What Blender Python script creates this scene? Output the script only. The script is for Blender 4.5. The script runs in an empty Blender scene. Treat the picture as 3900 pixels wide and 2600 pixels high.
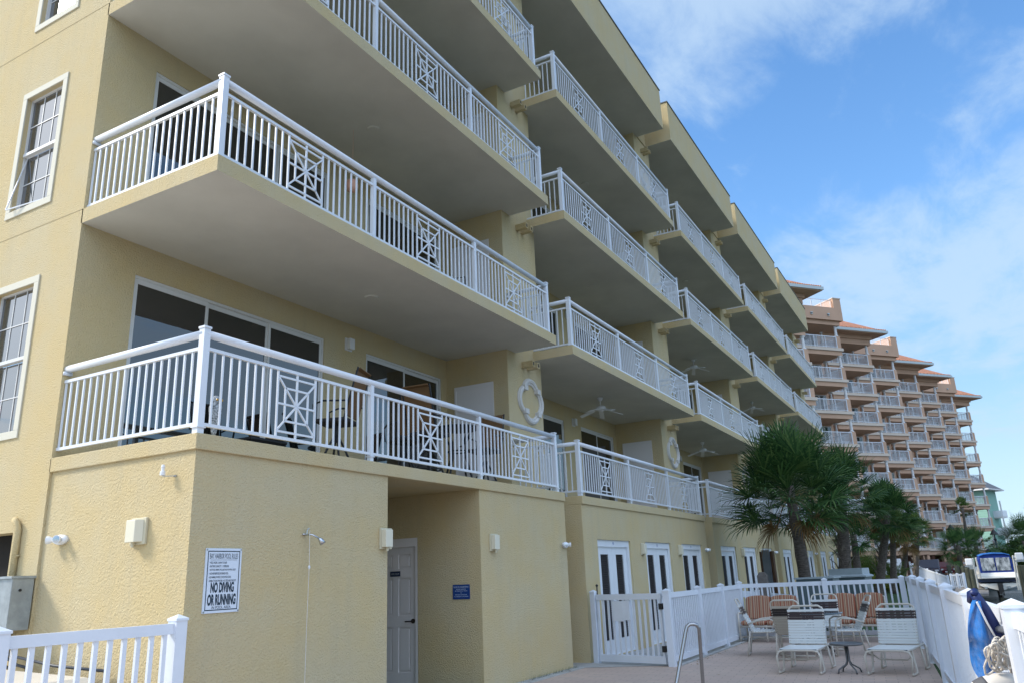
import bpy, math, random
from mathutils import Vector, Matrix
random.seed(7)
R_=math.radians
sc=bpy.context.scene; COL=sc.collection
# ------------------------------------------------------------------ camera
cam=bpy.data.cameras.new('camera'); co=bpy.data.objects.new('camera',cam); COL.objects.link(co); sc.camera=co
yaw,pit,rol=.5012,.2919,-.0414
f=Vector((math.cos(pit)*math.cos(yaw),math.cos(pit)*math.sin(yaw),math.sin(pit)))
rt=f.cross(Vector((0,0,1))).normalized(); up=rt.cross(f)
CR=rt*math.cos(rol)+up*math.sin(rol); CU=-rt*math.sin(rol)+up*math.cos(rol)
CC=Vector((-5.1726,-6.3997,1.5547))
m=Matrix((CR,CU,-f)).transposed().to_4x4(); m.translation=CC; co.matrix_world=m
cam.sensor_width=36; cam.lens=2993.6/3900*36; cam.clip_start=.05; cam.clip_end=3000
def at(px,py,t):                       # a point seen at (px,py) of the 3900x2600 photo, depth t metres
    return CC+(f+CR*((px-1950)/2993.6)-CU*((py-1300)/2993.6))*t
# ------------------------------------------------------------------ light
SAZ,SEL=R_(117),R_(40)
sd=Vector((math.cos(SEL)*math.cos(SAZ),math.cos(SEL)*math.sin(SAZ),math.sin(SEL)))
sun=bpy.data.lights.new('sun','SUN'); sun.energy=2.3; sun.angle=R_(12); sun.color=(1,.93,.82)
so=bpy.data.objects.new('sun',sun); COL.objects.link(so); so.rotation_euler=sd.to_track_quat('Z','Y').to_euler()
sc.view_settings.view_transform='Standard'; sc.view_settings.look='None'; sc.view_settings.exposure=0.88
sc.view_settings.gamma=1
SKB=(.62,20,3.1,1.7,3.4,.675,.94)
def world():
    w=bpy.data.worlds.new('World'); sc.world=w; w.use_nodes=True; nt=w.node_tree; N=nt.nodes; L=nt.links; N.clear()
    out=N.new('ShaderNodeOutputWorld'); bg=N.new('ShaderNodeBackground'); L.new(bg.outputs[0],out.inputs[0])
    sky=N.new('ShaderNodeTexSky'); sky.sky_type='NISHITA'; sky.sun_disc=False; sky.sun_elevation=SEL; sky.sun_rotation=math.pi/2-SAZ
    sky.air_density=1.0; sky.dust_density=0.0; sky.ozone_density=1.6; sky.altitude=0
    bg.inputs[1].default_value=.125
    tc=N.new('ShaderNodeTexCoord'); sep=N.new('ShaderNodeSeparateXYZ'); L.new(tc.outputs['Generated'],sep.inputs[0])
    def M(op,a,b=None,c=None):
        n=N.new('ShaderNodeMath'); n.operation=op
        for i,v in enumerate((a,b,c)):
            if v is None: continue
            if isinstance(v,(int,float)): n.inputs[i].default_value=v
            else: L.new(v,n.inputs[i])
        return n.outputs[0]
    zz=sep.outputs[2]
    z=M('ADD',M('MAXIMUM',zz,0.0),.12)
    cx=M('DIVIDE',sep.outputs[0],z); cy=M('DIVIDE',sep.outputs[1],z)
    cb=N.new('ShaderNodeCombineXYZ'); L.new(cx,cb.inputs[0]); L.new(cy,cb.inputs[1])
    def noise(scale,det,rough,dist,rot,sx,sy,loc):
        mp=N.new('ShaderNodeMapping'); mp.inputs['Rotation'].default_value=(0,0,R_(rot)); mp.inputs['Scale'].default_value=(sx,sy,1); mp.inputs['Location'].default_value=loc
        L.new(cb.outputs[0],mp.inputs[0])
        n=N.new('ShaderNodeTexNoise'); n.inputs['Scale'].default_value=scale; n.inputs['Detail'].default_value=det; n.inputs['Roughness'].default_value=rough; n.inputs['Distortion'].default_value=dist
        L.new(mp.outputs[0],n.inputs['Vector']); return n.outputs[0]
    big=noise(SKB[0],2,.5,.15,SKB[1],1,1.4,(SKB[2],SKB[3],0)); fine=noise(SKB[4],10,.62,.3,SKB[1],1,1.7,(1.3,4.2,0))
    s=M('ADD',M('MULTIPLY',big,.9),M('MULTIPLY',fine,.62))
    # a bank of cloud some 15 to 25 degrees up, clear below it
    def bell(c,w): a=M('DIVIDE',M('SUBTRACT',zz,c),w); return M('POWER',2.718,M('MULTIPLY',M('MULTIPLY',a,a),-1.0))
    s=M('ADD',s,M('MULTIPLY',bell(.31,.10),.13)); s=M('SUBTRACT',s,M('MULTIPLY',bell(.02,.13),.18))
    bk=Vector((math.cos(R_(45))*math.cos(R_(-122)),math.cos(R_(45))*math.sin(R_(-122)),math.sin(R_(45))))  # unseen bright cloud bank added behind the camera to fill the shaded facade
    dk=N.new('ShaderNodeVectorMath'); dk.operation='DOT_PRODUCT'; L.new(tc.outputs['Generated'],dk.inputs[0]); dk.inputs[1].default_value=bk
    dq=N.new('ShaderNodeVectorMath'); dq.operation='DOT_PRODUCT'; L.new(tc.outputs['Generated'],dq.inputs[0]); dq.inputs[1].default_value=sd; s=M('ADD',s,M('MULTIPLY',M('POWER',M('MAXIMUM',dq.outputs['Value'],0.0),5.0),.28))
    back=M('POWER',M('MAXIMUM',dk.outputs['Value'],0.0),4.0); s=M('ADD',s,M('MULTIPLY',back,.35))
    mr=N.new('ShaderNodeMapRange'); mr.interpolation_type='SMOOTHSTEP'; L.new(s,mr.inputs[0]); mr.inputs[1].default_value=SKB[5]; mr.inputs[2].default_value=SKB[6]; mr.inputs[3].default_value=0; mr.inputs[4].default_value=.72
    # brighter veil around the sun
    dt=N.new('ShaderNodeVectorMath'); dt.operation='DOT_PRODUCT'; L.new(tc.outputs['Generated'],dt.inputs[0]); dt.inputs[1].default_value=sd
    glow=M('POWER',M('MAXIMUM',dt.outputs['Value'],0.0),5.0)
    mix=N.new('ShaderNodeMix'); mix.data_type='RGBA'; L.new(mr.outputs[0],mix.inputs['Factor']); 
    cc=N.new('ShaderNodeMix'); cc.data_type='RGBA'; L.new(glow,cc.inputs['Factor']); cc.inputs['A'].default_value=(2.7,3.5,4.4,1); cc.inputs['B'].default_value=(12,11.8,11.4,1)
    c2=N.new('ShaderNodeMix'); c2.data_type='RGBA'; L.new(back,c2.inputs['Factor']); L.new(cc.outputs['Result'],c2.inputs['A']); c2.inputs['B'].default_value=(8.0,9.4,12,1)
    hz=N.new('ShaderNodeMapRange'); L.new(zz,hz.inputs[0]); hz.inputs[1].default_value=0; hz.inputs[2].default_value=.40; hz.inputs[3].default_value=.46; hz.inputs[4].default_value=1.22; hz.interpolation_type='SMOOTHSTEP'
    hs=N.new('ShaderNodeHueSaturation'); hs.inputs['Saturation'].default_value=1.2; hs.inputs['Value'].default_value=1.0; L.new(sky.outputs[0],hs.inputs['Color']); L.new(hz.outputs[0],hs.inputs['Value'])
    hm=N.new('ShaderNodeMix'); hm.data_type='RGBA'; L.new(M('MULTIPLY',bell(.0,.17),.75),hm.inputs['Factor']); L.new(hs.outputs[0],hm.inputs['A']); hm.inputs['B'].default_value=(3.0,4.3,5.6,1)
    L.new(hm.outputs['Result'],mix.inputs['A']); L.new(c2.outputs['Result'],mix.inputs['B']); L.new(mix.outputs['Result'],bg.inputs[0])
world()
# ------------------------------------------------------------------ materials
MT={}
def mat(name,col,rough=.6,metal=0,bump=0,bscale=40,var=0,vscale=3,spec=.5,col2=None,bdet=3,coat=0,ior=1.45,bdist=.01,trans=0,alpha=1,stretch=None):
    if name in MT: return MT[name]
    m=bpy.data.materials.new(name); m.use_nodes=True; nt=m.node_tree; N=nt.nodes; L=nt.links; b=N['Principled BSDF']
    b.inputs['Base Color'].default_value=(*col,1); b.inputs['Roughness'].default_value=rough; b.inputs['Metallic'].default_value=metal
    b.inputs['Specular IOR Level'].default_value=spec; b.inputs['IOR'].default_value=ior; b.inputs['Coat Weight'].default_value=coat
    b.inputs['Transmission Weight'].default_value=trans; b.inputs['Alpha'].default_value=alpha
    g=N.new('ShaderNodeNewGeometry')
    src=g.outputs['Position']
    if stretch:
        mp=N.new('ShaderNodeMapping'); mp.inputs['Scale'].default_value=stretch; L.new(src,mp.inputs[0]); src=mp.outputs[0]
    if var or col2:
        n=N.new('ShaderNodeTexNoise'); n.inputs['Scale'].default_value=vscale; n.inputs['Detail'].default_value=5; n.inputs['Roughness'].default_value=.6; L.new(src,n.inputs['Vector'])
        mx=N.new('ShaderNodeMix'); mx.data_type='RGBA'; 
        c2=col2 or tuple(c*(1-var) for c in col)
        mx.inputs['A'].default_value=(*col,1); mx.inputs['B'].default_value=(*c2,1)
        r=N.new('ShaderNodeMapRange'); r.inputs[1].default_value=.35; r.inputs[2].default_value=.65; L.new(n.outputs[0],r.inputs[0]); L.new(r.outputs[0],mx.inputs['Factor'])
        L.new(mx.outputs['Result'],b.inputs['Base Color'])
    if bump:
        n2=N.new('ShaderNodeTexNoise'); n2.inputs['Scale'].default_value=bscale; n2.inputs['Detail'].default_value=bdet; n2.inputs['Roughness'].default_value=.55; L.new(src,n2.inputs['Vector'])
        bp=N.new('ShaderNodeBump'); bp.inputs['Strength'].default_value=bump; bp.inputs['Distance'].default_value=bdist; L.new(n2.outputs[0],bp.inputs['Height']); L.new(bp.outputs[0],b.inputs['Normal'])
    MT[name]=m; return m
YEL=(.605,.48,.262)
STUC=mat('yellow_stucco',YEL,.9,bump=1.0,bscale=52,col2=(.585,.495,.315),vscale=1.0,spec=.15,bdet=5,bdist=.021)
def stains(m):            # faint vertical weather streaks and blotches
    nt=m.node_tree; N=nt.nodes; L=nt.links; b=N['Principled BSDF']; old=b.inputs['Base Color'].links[0].from_socket
    g=N.new('ShaderNodeNewGeometry'); mp=N.new('ShaderNodeMapping'); mp.inputs['Scale'].default_value=(3.5,3.5,.25); L.new(g.outputs['Position'],mp.inputs[0])
    n=N.new('ShaderNodeTexNoise'); n.inputs['Scale'].default_value=1.6; n.inputs['Detail'].default_value=6; L.new(mp.outputs[0],n.inputs['Vector'])
    r=N.new('ShaderNodeMapRange'); r.inputs[1].default_value=.52; r.inputs[2].default_value=.75; r.inputs[4].default_value=.24; L.new(n.outputs[0],r.inputs[0])
    mx=N.new('ShaderNodeMix'); mx.data_type='RGBA'; L.new(r.outputs[0],mx.inputs['Factor']); L.new(old,mx.inputs['A']); mx.inputs['B'].default_value=(.46,.40,.27,1); L.new(mx.outputs['Result'],b.inputs['Base Color'])
stains(STUC)
SOFF=mat('painted_soffit',(.62,.61,.55),.9,bump=.35,bscale=60,var=.13,vscale=.7,spec=.1,bdist=.006)
TRIM=mat('window_trim_paint',(.64,.61,.51),.8,bump=.3,bscale=60,spec=.2,bdist=.004)
ALU=mat('white_aluminium',(.74,.77,.81),.32,spec=.5,var=.05,vscale=2.0)
VIN=mat('white_vinyl',(.72,.76,.82),.38,spec=.45,var=.06,vscale=3)
GLASS=mat('dark_glass',(.006,.010,.011),.015,spec=.8,ior=1.8,bump=.04,bscale=.9,bdist=.05)
WGLASS=mat('window_glass',(.02,.025,.03),.015,spec=1.0,ior=2.1,bump=.04,bscale=.9,bdist=.05)
GLASS2=mat('tinted_glass',(.035,.055,.055),.03,spec=.8,ior=1.7)
DFRAME=mat('door_frame_white',(.66,.66,.65),.4)
DULLB=mat('dull_black',(.02,.02,.02),.6)
GDOOR=mat('grey_door_paint',(.76,.73,.72),.55,bump=.1,bscale=90,spec=.3,bdist=.002)
WDOOR=mat('white_door_paint',(.74,.77,.80),.5,var=.05)
LOUV=mat('brown_louvre',(.045,.038,.036),.6)
BLACK=mat('black_metal',(.02,.02,.022),.45)
CHROME=mat('chrome',(.55,.57,.6),.12,metal=1)
STEEL=mat('brushed_steel',(.42,.42,.42),.25,metal=1,bump=.1,bscale=200,bdist=.001)
GALV=mat('galvanised_steel',(.36,.40,.42),.5,metal=.35,var=.22,vscale=9,bump=.1,bscale=30,bdist=.003)
BEIGE=mat('beige_plastic',(.58,.53,.38),.5)
CREAM=mat('cream_lamp_shade',(.70,.66,.52),.45)
WPLAS=mat('white_plastic',(.75,.76,.77),.4)
PLAST=mat('moulded_plaster',(.62,.60,.57),.8,bump=.2,bscale=50,spec=.2,bdist=.003)
CONC=mat('pale_concrete',(.46,.46,.44),.9,var=.25,vscale=4,bump=.3,bscale=60,bdist=.004)
TAN=mat('tan_cover',(.60,.56,.49),.55,var=.06)
CFR=mat('cream_chair_frame',(.58,.54,.47),.4)
STRAP=mat('white_vinyl_strap',(.72,.75,.74),.35)
BSTRAP=mat('brown_vinyl_strap',(.045,.03,.032),.35)
TSTRAP=mat('tan_vinyl_strap',(.42,.37,.30),.4)
GREYM=mat('grey_table_metal',(.16,.165,.17),.45,metal=.4)
BROWNF=mat('brown_sling_fabric',(.16,.085,.035),.8,bump=.3,bscale=300,bdist=.002)
DGREEN=mat('slate_green_metal',(.10,.14,.155),.45,var=.15,vscale=4)
LGREY=mat('light_grey_metal',(.36,.42,.45),.45,var=.12,vscale=5)
WOODB=mat('weathered_brown_wood',(.16,.085,.045),.8,col2=(.07,.035,.02),vscale=6,stretch=(6,6,.5),bump=.3)
PILE=mat('weathered_pile_wood',(.085,.095,.07),.9,col2=(.035,.04,.028),vscale=3,stretch=(4,4,.6),bump=.5,bscale=20)
PINK=mat('pink_stucco',(.60,.39,.27),.9,var=.10,vscale=.5,spec=.1)
PINKL=mat('pale_pink_band',(.68,.58,.48),.9,var=.08,vscale=.7,spec=.1)
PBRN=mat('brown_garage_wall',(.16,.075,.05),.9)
WCOL=mat('white_column_paint',(.72,.71,.70),.6)
GUT=mat('pale_gutter',(.50,.56,.56),.5)
MINT=mat('mint_siding',(.26,.46,.38),.8,bump=0)
RGREY=mat('grey_shingle',(.13,.14,.16),.9,var=.2)
BLUEC=mat('blue_canvas',(.015,.05,.28),.75,var=.2,vscale=4)
BLUET=mat('light_blue_canvas',(.03,.16,.50),.7)
HULLB=mat('navy_hull',(.006,.012,.05),.25)
GEL=mat('white_gelcoat',(.72,.71,.66),.25)
CLEARV=mat('clear_vinyl_window',(.50,.53,.55),.15,col2=(.06,.07,.08),vscale=2.2,spec=.9,bump=.4,bscale=3,bdist=.05,stretch=(1.5,2.2,1.1))
CARW=mat('white_car_paint',(.6,.62,.63),.25,coat=.6)
CARB=mat('dark_blue_car_paint',(.012,.015,.035),.25,coat=.6)
CARR=mat('red_car_paint',(.10,.006,.01),.25,coat=.6)
RUB=mat('black_rubber',(.015,.015,.015),.8)
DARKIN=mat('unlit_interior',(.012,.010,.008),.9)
TRUNK=mat('palm_trunk_bark',(.20,.165,.14),.95,col2=(.09,.072,.06),vscale=7,stretch=(1.2,1.2,5),bump=1,bscale=14,bdist=.03)
BOOT=mat('palm_boot',(.24,.20,.165),.9,col2=(.10,.08,.065),vscale=5,bump=.5,bscale=20)
def leafmat(name,c1,c2,c3,rough=.55):
    m=bpy.data.materials.new(name); m.use_nodes=True; nt=m.node_tree; N=nt.nodes; L=nt.links; b=N['Principled BSDF']; b.inputs['Roughness'].default_value=rough; b.inputs['Specular IOR Level'].default_value=.35
    g=N.new('ShaderNodeNewGeometry'); cr=N.new('ShaderNodeValToRGB'); L.new(g.outputs['Random Per Island'],cr.inputs[0])
    e=cr.color_ramp.elements; e[0].color=(*c1,1); e[0].position=0; e[1].color=(*c3,1); e[1].position=1; k=e.new(.55); k.color=(*c2,1)
    L.new(cr.outputs[0],b.inputs['Base Color'])
    tr=N.new('ShaderNodeBsdfTranslucent'); L.new(cr.outputs[0],tr.inputs[0]); mx=N.new('ShaderNodeMixShader'); mx.inputs[0].default_value=.22
    L.new(b.outputs[0],mx.inputs[1]); L.new(tr.outputs[0],mx.inputs[2]); L.new(mx.outputs[0],N['Material Output'].inputs[0]); MT[name]=m; return m
LEAF=leafmat('palm_leaf_green',(.024,.070,.022),(.060,.14,.038),(.15,.24,.07))
LEAFY=leafmat('palm_leaf_yellow_green',(.045,.095,.02),(.075,.13,.025),(.16,.19,.04))
DEAD=leafmat('dry_frond',(.20,.11,.04),(.26,.15,.05),(.30,.22,.10),.8)
BUSH=leafmat('shrub_leaf',(.03,.07,.015),(.05,.10,.02),(.10,.15,.03))
CROT=leafmat('croton_leaf',(.10,.14,.02),(.22,.25,.03),(.32,.33,.06))
def tilemat():
    m=mat('terracotta_roof_tile',(.52,.23,.13),.85,col2=(.36,.15,.09),vscale=3); nt=m.node_tree; N=nt.nodes; L=nt.links
    tc=N.new('ShaderNodeTexCoord'); w=N.new('ShaderNodeTexWave'); w.bands_direction='X'; w.inputs['Scale'].default_value=.55; L.new(tc.outputs['Object'],w.inputs['Vector'])
    bp=N.new('ShaderNodeBump'); bp.inputs['Strength'].default_value=1; bp.inputs['Distance'].default_value=.12; L.new(w.outputs[0],bp.inputs['Height']); L.new(bp.outputs[0],N['Principled BSDF'].inputs['Normal']); return m
TILE=tilemat()
def pavermat():
    m=bpy.data.materials.new('brick_pavers'); m.use_nodes=True; nt=m.node_tree; N=nt.nodes; L=nt.links; b=N['Principled BSDF']; b.inputs['Roughness'].default_value=.85
    g=N.new('ShaderNodeNewGeometry'); mp=N.new('ShaderNodeMapping'); mp.inputs['Rotation'].default_value=(0,0,R_(84)); L.new(g.outputs['Position'],mp.inputs[0])
    br=N.new('ShaderNodeTexBrick'); L.new(mp.outputs[0],br.inputs['Vector']); br.inputs['Scale'].default_value=1; br.inputs['Brick Width'].default_value=.30; br.inputs['Row Height'].default_value=.15; br.inputs['Mortar Size'].default_value=.005; br.inputs['Bias'].default_value=0
    br.inputs['Color1'].default_value=(.56,.43,.35,1); br.inputs['Color2'].default_value=(.49,.39,.325,1); br.inputs['Mortar'].default_value=(.11,.085,.07,1)
    n=N.new('ShaderNodeTexNoise'); n.inputs['Scale'].default_value=1.3; n.inputs['Detail'].default_value=7; L.new(g.outputs['Position'],n.inputs['Vector'])
    mr=N.new('ShaderNodeMapRange'); mr.inputs[1].default_value=.42; mr.inputs[2].default_value=.68; mr.inputs[4].default_value=.7; L.new(n.outputs[0],mr.inputs[0])
    mx=N.new('ShaderNodeMix'); mx.data_type='RGBA'; L.new(mr.outputs[0],mx.inputs['Factor']); L.new(br.outputs['Color'],mx.inputs['A']); mx.inputs['B'].default_value=(.49,.37,.31,1); 
    L.new(mx.outputs['Result'],b.inputs['Base Color'])
    # keep the joints on top of the blotches
    mx2=N.new('ShaderNodeMix'); mx2.data_type='RGBA'; L.new(br.outputs['Fac'],mx2.inputs['Factor']); L.new(mx.outputs['Result'],mx2.inputs['A']); mx2.inputs['B'].default_value=(.36,.285,.235,1); L.new(mx2.outputs['Result'],b.inputs['Base Color'])
    bp=N.new('ShaderNodeBump'); bp.inputs['Strength'].default_value=.6; bp.inputs['Distance'].default_value=.004; bp.invert=True; L.new(br.outputs['Fac'],bp.inputs['Height']); L.new(bp.outputs[0],b.inputs['Normal']); MT['p']=m; return m
PAVE=pavermat()
GRASS=mat('lawn_grass',(.045,.10,.02),.9,col2=(.025,.06,.012),vscale=9,bump=.8,bscale=60,bdist=.03)
ASPH=mat('asphalt',(.06,.058,.055),.9,var=.2)
WATER=mat('harbour_water',(.025,.04,.035),.06,spec=.6,ior=1.33,bump=.8,bscale=2.2,bdist=.12,stretch=(1,.6,1),bdet=6)
def stripemat():
    m=bpy.data.materials.new('striped_cushion'); m.use_nodes=True; nt=m.node_tree; N=nt.nodes; L=nt.links; b=N['Principled BSDF']; b.inputs['Roughness'].default_value=.9; b.inputs['Specular IOR Level'].default_value=.1
    tc=N.new('ShaderNodeTexCoord'); sp=N.new('ShaderNodeSeparateXYZ'); L.new(tc.outputs['Object'],sp.inputs[0]); mu=N.new('ShaderNodeMath'); mu.operation='MULTIPLY'; mu.inputs[1].default_value=4.2; L.new(sp.outputs[1],mu.inputs[0])
    fr=N.new('ShaderNodeMath'); fr.operation='FRACT'; L.new(mu.outputs[0],fr.inputs[0]); cr=N.new('ShaderNodeValToRGB'); cr.color_ramp.interpolation='CONSTANT'; L.new(fr.outputs[0],cr.inputs[0])
    cols=[(0,(.33,.12,.075)),(.16,(.48,.36,.25)),(.24,(.36,.155,.10)),(.30,(.22,.10,.07)),(.34,(.45,.30,.2)),(.44,(.36,.155,.10)),(.54,(.50,.40,.30)),(.62,(.30,.15,.10)),(.68,(.36,.155,.10)),(.8,(.50,.37,.24)),(.88,(.25,.12,.09)),(.93,(.46,.33,.22))]
    e=cr.color_ramp.elements; e[0].position=0; e[0].color=(*cols[0][1],1); e[1].position=cols[1][0]; e[1].color=(*cols[1][1],1)
    for p,c in cols[2:]: k=e.new(p); k.color=(*c,1)
    L.new(cr.outputs[0],b.inputs['Base Color']); return m
STRIPE=stripemat()
# ------------------------------------------------------------------ mesh helper
class MB:
    def __init__(s): s.v=[]; s.f=[]; s.mi=[]
    def quad(s,*p,mi=0):
        b=len(s.v); s.v+= [tuple(q) for q in p]; s.f.append(tuple(range(b,b+len(p)))); s.mi.append(mi); return s
    def box(s,x0,x1,y0,y1,z0,z1,mi=0,bot=None):
        b=len(s.v); s.v+=[(x0,y0,z0),(x1,y0,z0),(x1,y1,z0),(x0,y1,z0),(x0,y0,z1),(x1,y0,z1),(x1,y1,z1),(x0,y1,z1)]
        for q in ((3,2,1,0),(4,5,6,7),(0,1,5,4),(1,2,6,5),(2,3,7,6),(3,0,4,7)): s.f.append(tuple(b+i for i in q)); s.mi.append(mi)
        if bot is not None: s.mi[-6]=bot
        return s
    def bar(s,a,b,w,h=None,mi=0,upv=(0,0,1)):   # square bar from a to b
        a=Vector(a); b=Vector(b); h=h or w; d=(b-a).normalized(); u=Vector(upv)
        if abs(d.dot(u))>.98: u=Vector((0,1,0))
        x=d.cross(u).normalized()*w/2; y=x.cross(d).normalized()*h/2; n=len(s.v)
        for p in (a,b): s.v+=[tuple(p-x-y),tuple(p+x-y),tuple(p+x+y),tuple(p-x+y)]
        for q in ((0,3,2,1),(4,5,6,7),(0,1,5,4),(1,2,6,5),(2,3,7,6),(3,0,4,7)): s.f.append(tuple(n+i for i in q)); s.mi.append(mi)
        return s
    def tube(s,pts,r,n=8,mi=0,cap=True,closed=False):
        pts=[Vector(p) for p in pts]; rr=r if isinstance(r,(list,tuple)) else [r]*len(pts); base=len(s.v); prev=None; k=len(pts)
        for i,p in enumerate(pts):
            if closed: d=(pts[(i+1)%k]-pts[i-1]).normalized()
            else: d=((pts[i+1] if i<k-1 else p)-(pts[i-1] if i else p)).normalized()
            if prev is None:
                u=Vector((0,0,1)) if abs(d.z)<.9 else Vector((1,0,0)); x=d.cross(u).normalized()
            else: x=(prev-d*prev.dot(d)).normalized()
            prev=x; y=d.cross(x)
            for j in range(n):
                a=2*math.pi*j/n; s.v.append(tuple(p+(x*math.cos(a)+y*math.sin(a))*rr[i]))
        for i in range(k if closed else k-1):
            for j in range(n):
                a=base+i*n; c=base+((i+1)%k)*n; s.f.append((a+j,a+(j+1)%n,c+(j+1)%n,c+j)); s.mi.append(mi)
        if cap and not closed:
            s.f.append(tuple(base+j for j in reversed(range(n)))); s.f.append(tuple(base+(k-1)*n+j for j in range(n))); s.mi+=[mi,mi]
        return s
    def lathe(s,prof,c=(0,0,0),n=16,mi=0):       # prof: (r,z)
        base=len(s.v)
        for r,z in prof:
            for j in range(n): a=2*math.pi*j/n; s.v.append((c[0]+r*math.cos(a),c[1]+r*math.sin(a),c[2]+z))
        for i in range(len(prof)-1):
            for j in range(n): a=base+i*n; b=a+n; s.f.append((a+j,a+(j+1)%n,b+(j+1)%n,b+j)); s.mi.append(mi)
        s.f.append(tuple(base+j for j in reversed(range(n)))); s.f.append(tuple(base+(len(prof)-1)*n+j for j in range(n))); s.mi+=[mi,mi]
        return s
    def loft(s,secs,mi=0,cap=True):
        base=len(s.v); n=len(secs[0])
        for q in secs: s.v+=[tuple(p) for p in q]
        for i in range(len(secs)-1):
            for j in range(n): a=base+i*n; b=a+n; s.f.append((a+j,a+(j+1)%n,b+(j+1)%n,b+j)); s.mi.append(mi)
        if cap: s.f.append(tuple(base+j for j in reversed(range(n)))); s.f.append(tuple(base+(len(secs)-1)*n+j for j in range(n))); s.mi+=[mi,mi]
        return s
    def xf(s,M):
        s.v=[tuple(M@Vector(p)) for p in s.v]; return s
    def build(s,name,mats,parent=None,loc=(0,0,0),rz=0,bevel=0,smooth=False):
        me=bpy.data.meshes.new(name); me.from_pydata(s.v,[],s.f); 
        if not isinstance(mats,(list,tuple)): mats=[mats]
        for q in mats: me.materials.append(q)
        if len(mats)>1: me.polygons.foreach_set('material_index',s.mi)
        if smooth: me.polygons.foreach_set('use_smooth',[True]*len(me.polygons))
        me.update()
        o=bpy.data.objects.new(name,me); COL.objects.link(o); o.parent=parent; o.location=loc; o.rotation_euler=(0,0,rz)
        if bevel:
            b=o.modifiers.new('bevel','BEVEL'); b.width=bevel; b.segments=2; b.limit_method='ANGLE'; b.angle_limit=R_(40)
        return o
def tag(o,label=None,cat=None,group=None,kind=None):
    if label: o['label']=label
    if cat: o['category']=cat
    if group: o['group']=group
    if kind: o['kind']=kind
    return o
def thing(name,label,cat,loc=(0,0,0),rz=0,group=None):
    o=bpy.data.objects.new(name,None); COL.objects.link(o); o.location=loc; o.rotation_euler=(0,0,rz); o.empty_display_size=.2
    return tag(o,label,cat,group)
KIDS={}
def copy_tree(o,parent=None,loc=None,rz=None,label=None,top=True):
    c=o.copy(); COL.objects.link(c)
    if parent is not None or not top: c.parent=parent
    for ch in [x for x in bpy.data.objects if x.parent==o]: copy_tree(ch,c,top=False)
    if loc is not None: c.location=loc
    if rz is not None: c.rotation_euler=(0,0,rz)
    if label: c['label']=label
    return c
def struct(name,mb,m,**k): return tag(mb.build(name,m,**k),kind='structure')
def text(body,name,m,parent,loc,rot,w=None,h=.05,sx=None,bold=0,align='CENTER'):
    cu=bpy.data.curves.new(name,'FONT'); cu.body=body; cu.size=1; cu.align_x=align; cu.extrude=.0; cu.offset=bold
    t=bpy.data.objects.new(name,cu); me=bpy.data.meshes.new_from_object(t); bpy.data.objects.remove(t)
    xs=[v.co.x for v in me.vertices]; ys=[v.co.y for v in me.vertices]; 
    W=max(xs)-min(xs); H=max(ys)-min(ys); sxx=(w/W) if w else (h/H); syy=h/H
    cx=(max(xs)+min(xs))/2 if align=='CENTER' else min(xs)
    for v in me.vertices: v.co.x=(v.co.x-cx)*sxx; v.co.y=(v.co.y-min(ys))*syy
    me.materials.append(m); o=bpy.data.objects.new(name,me); COL.objects.link(o); o.parent=parent; o.location=loc; o.rotation_euler=rot; return o
# ------------------------------------------------------------------ ground
struct('ground',MB().quad((-60,-6.2,-.03),(13,-5.75,-.03),(24,-5.0,-.03),(50,-4.0,-.03),(64,-2.2,-.03),(65,-7.6,-.03),(72,-7.6,-.03),(72,60,-.03),(-60,60,-.03)),GRASS)
struct('bounce_ground',MB().quad((-60,.0,-.02),(-.05,.0,-.02),(-.05,50,-.02),(-60,50,-.02)).quad((-60,-5.9,-.02),(-14,-5.9,-.02),(-14,0,-.02),(-60,0,-.02)),mat('pale_bounce_ground',(.52,.50,.46),.9,var=.12))  # unseen pale ground added to bounce light onto the soffits and end wall
struct('far_ground',MB().quad((72,-7.6,-.034),(72,-200,-.034),(1500,-900,-.034),(1500,900,-.034),(72,60,-.034)),ASPH)
struct('pool_deck',MB().quad((-14,-7.55,0),(0.6,-6.45,0),(14.9,-5.1,0),(14.45,-1.52,0),(8.9,-1.6,0),(9.1,-.06,0),(8.33,-.06,0),(-14,-.06,0)),PAVE)
struct('concrete_walk',MB().quad((8.36,-.16,.004),(8.98,-1.74,.004),(14.5,-1.68,.004),(14.5,-1.5,.002),(46,-1.5,.002),(46,.95,.002),(8.36,.95,.004)),CONC)
struct('concrete_curb',MB().box(-14,8.33,-.17,.03,-.02,.012).box(8.9,14.6,-1.76,-1.66,-.02,.02),CONC)
_e=[(-60,-6.2),(13,-5.75),(24,-5.0),(50,-4.0),(64,-2.2),(65,-7.6),(72,-7.6),(72.1,-220)]
_m=MB()
for (a,b),(c,d) in zip(_e,_e[1:]):
    n=Vector((d-b,a-c,0)).normalized()*.35
    _m.quad((a,b,0),(c,d,0),(c+n.x,d+n.y,0),(a+n.x,b+n.y,0)); _m.quad((a+n.x,b+n.y,0),(c+n.x,d+n.y,0),(c+n.x,d+n.y,-2.5),(a+n.x,b+n.y,-2.5))
struct('seawall',_m,CONC)
struct('water',MB().quad((-150,-400,-1.15),(74,-400,-1.15),(74,0,-1.15),(-150,0,-1.15)),WATER)
struct('lawn_kerb',MB().tube([(15.2,-1.9,-.02),(17,-2.6,-.02),(19,-3.6,-.02),(20.5,-4.6,-.02),(24,-5.0,-.02),(34,-5.3,-.02)],.09,6),CONC)
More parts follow.
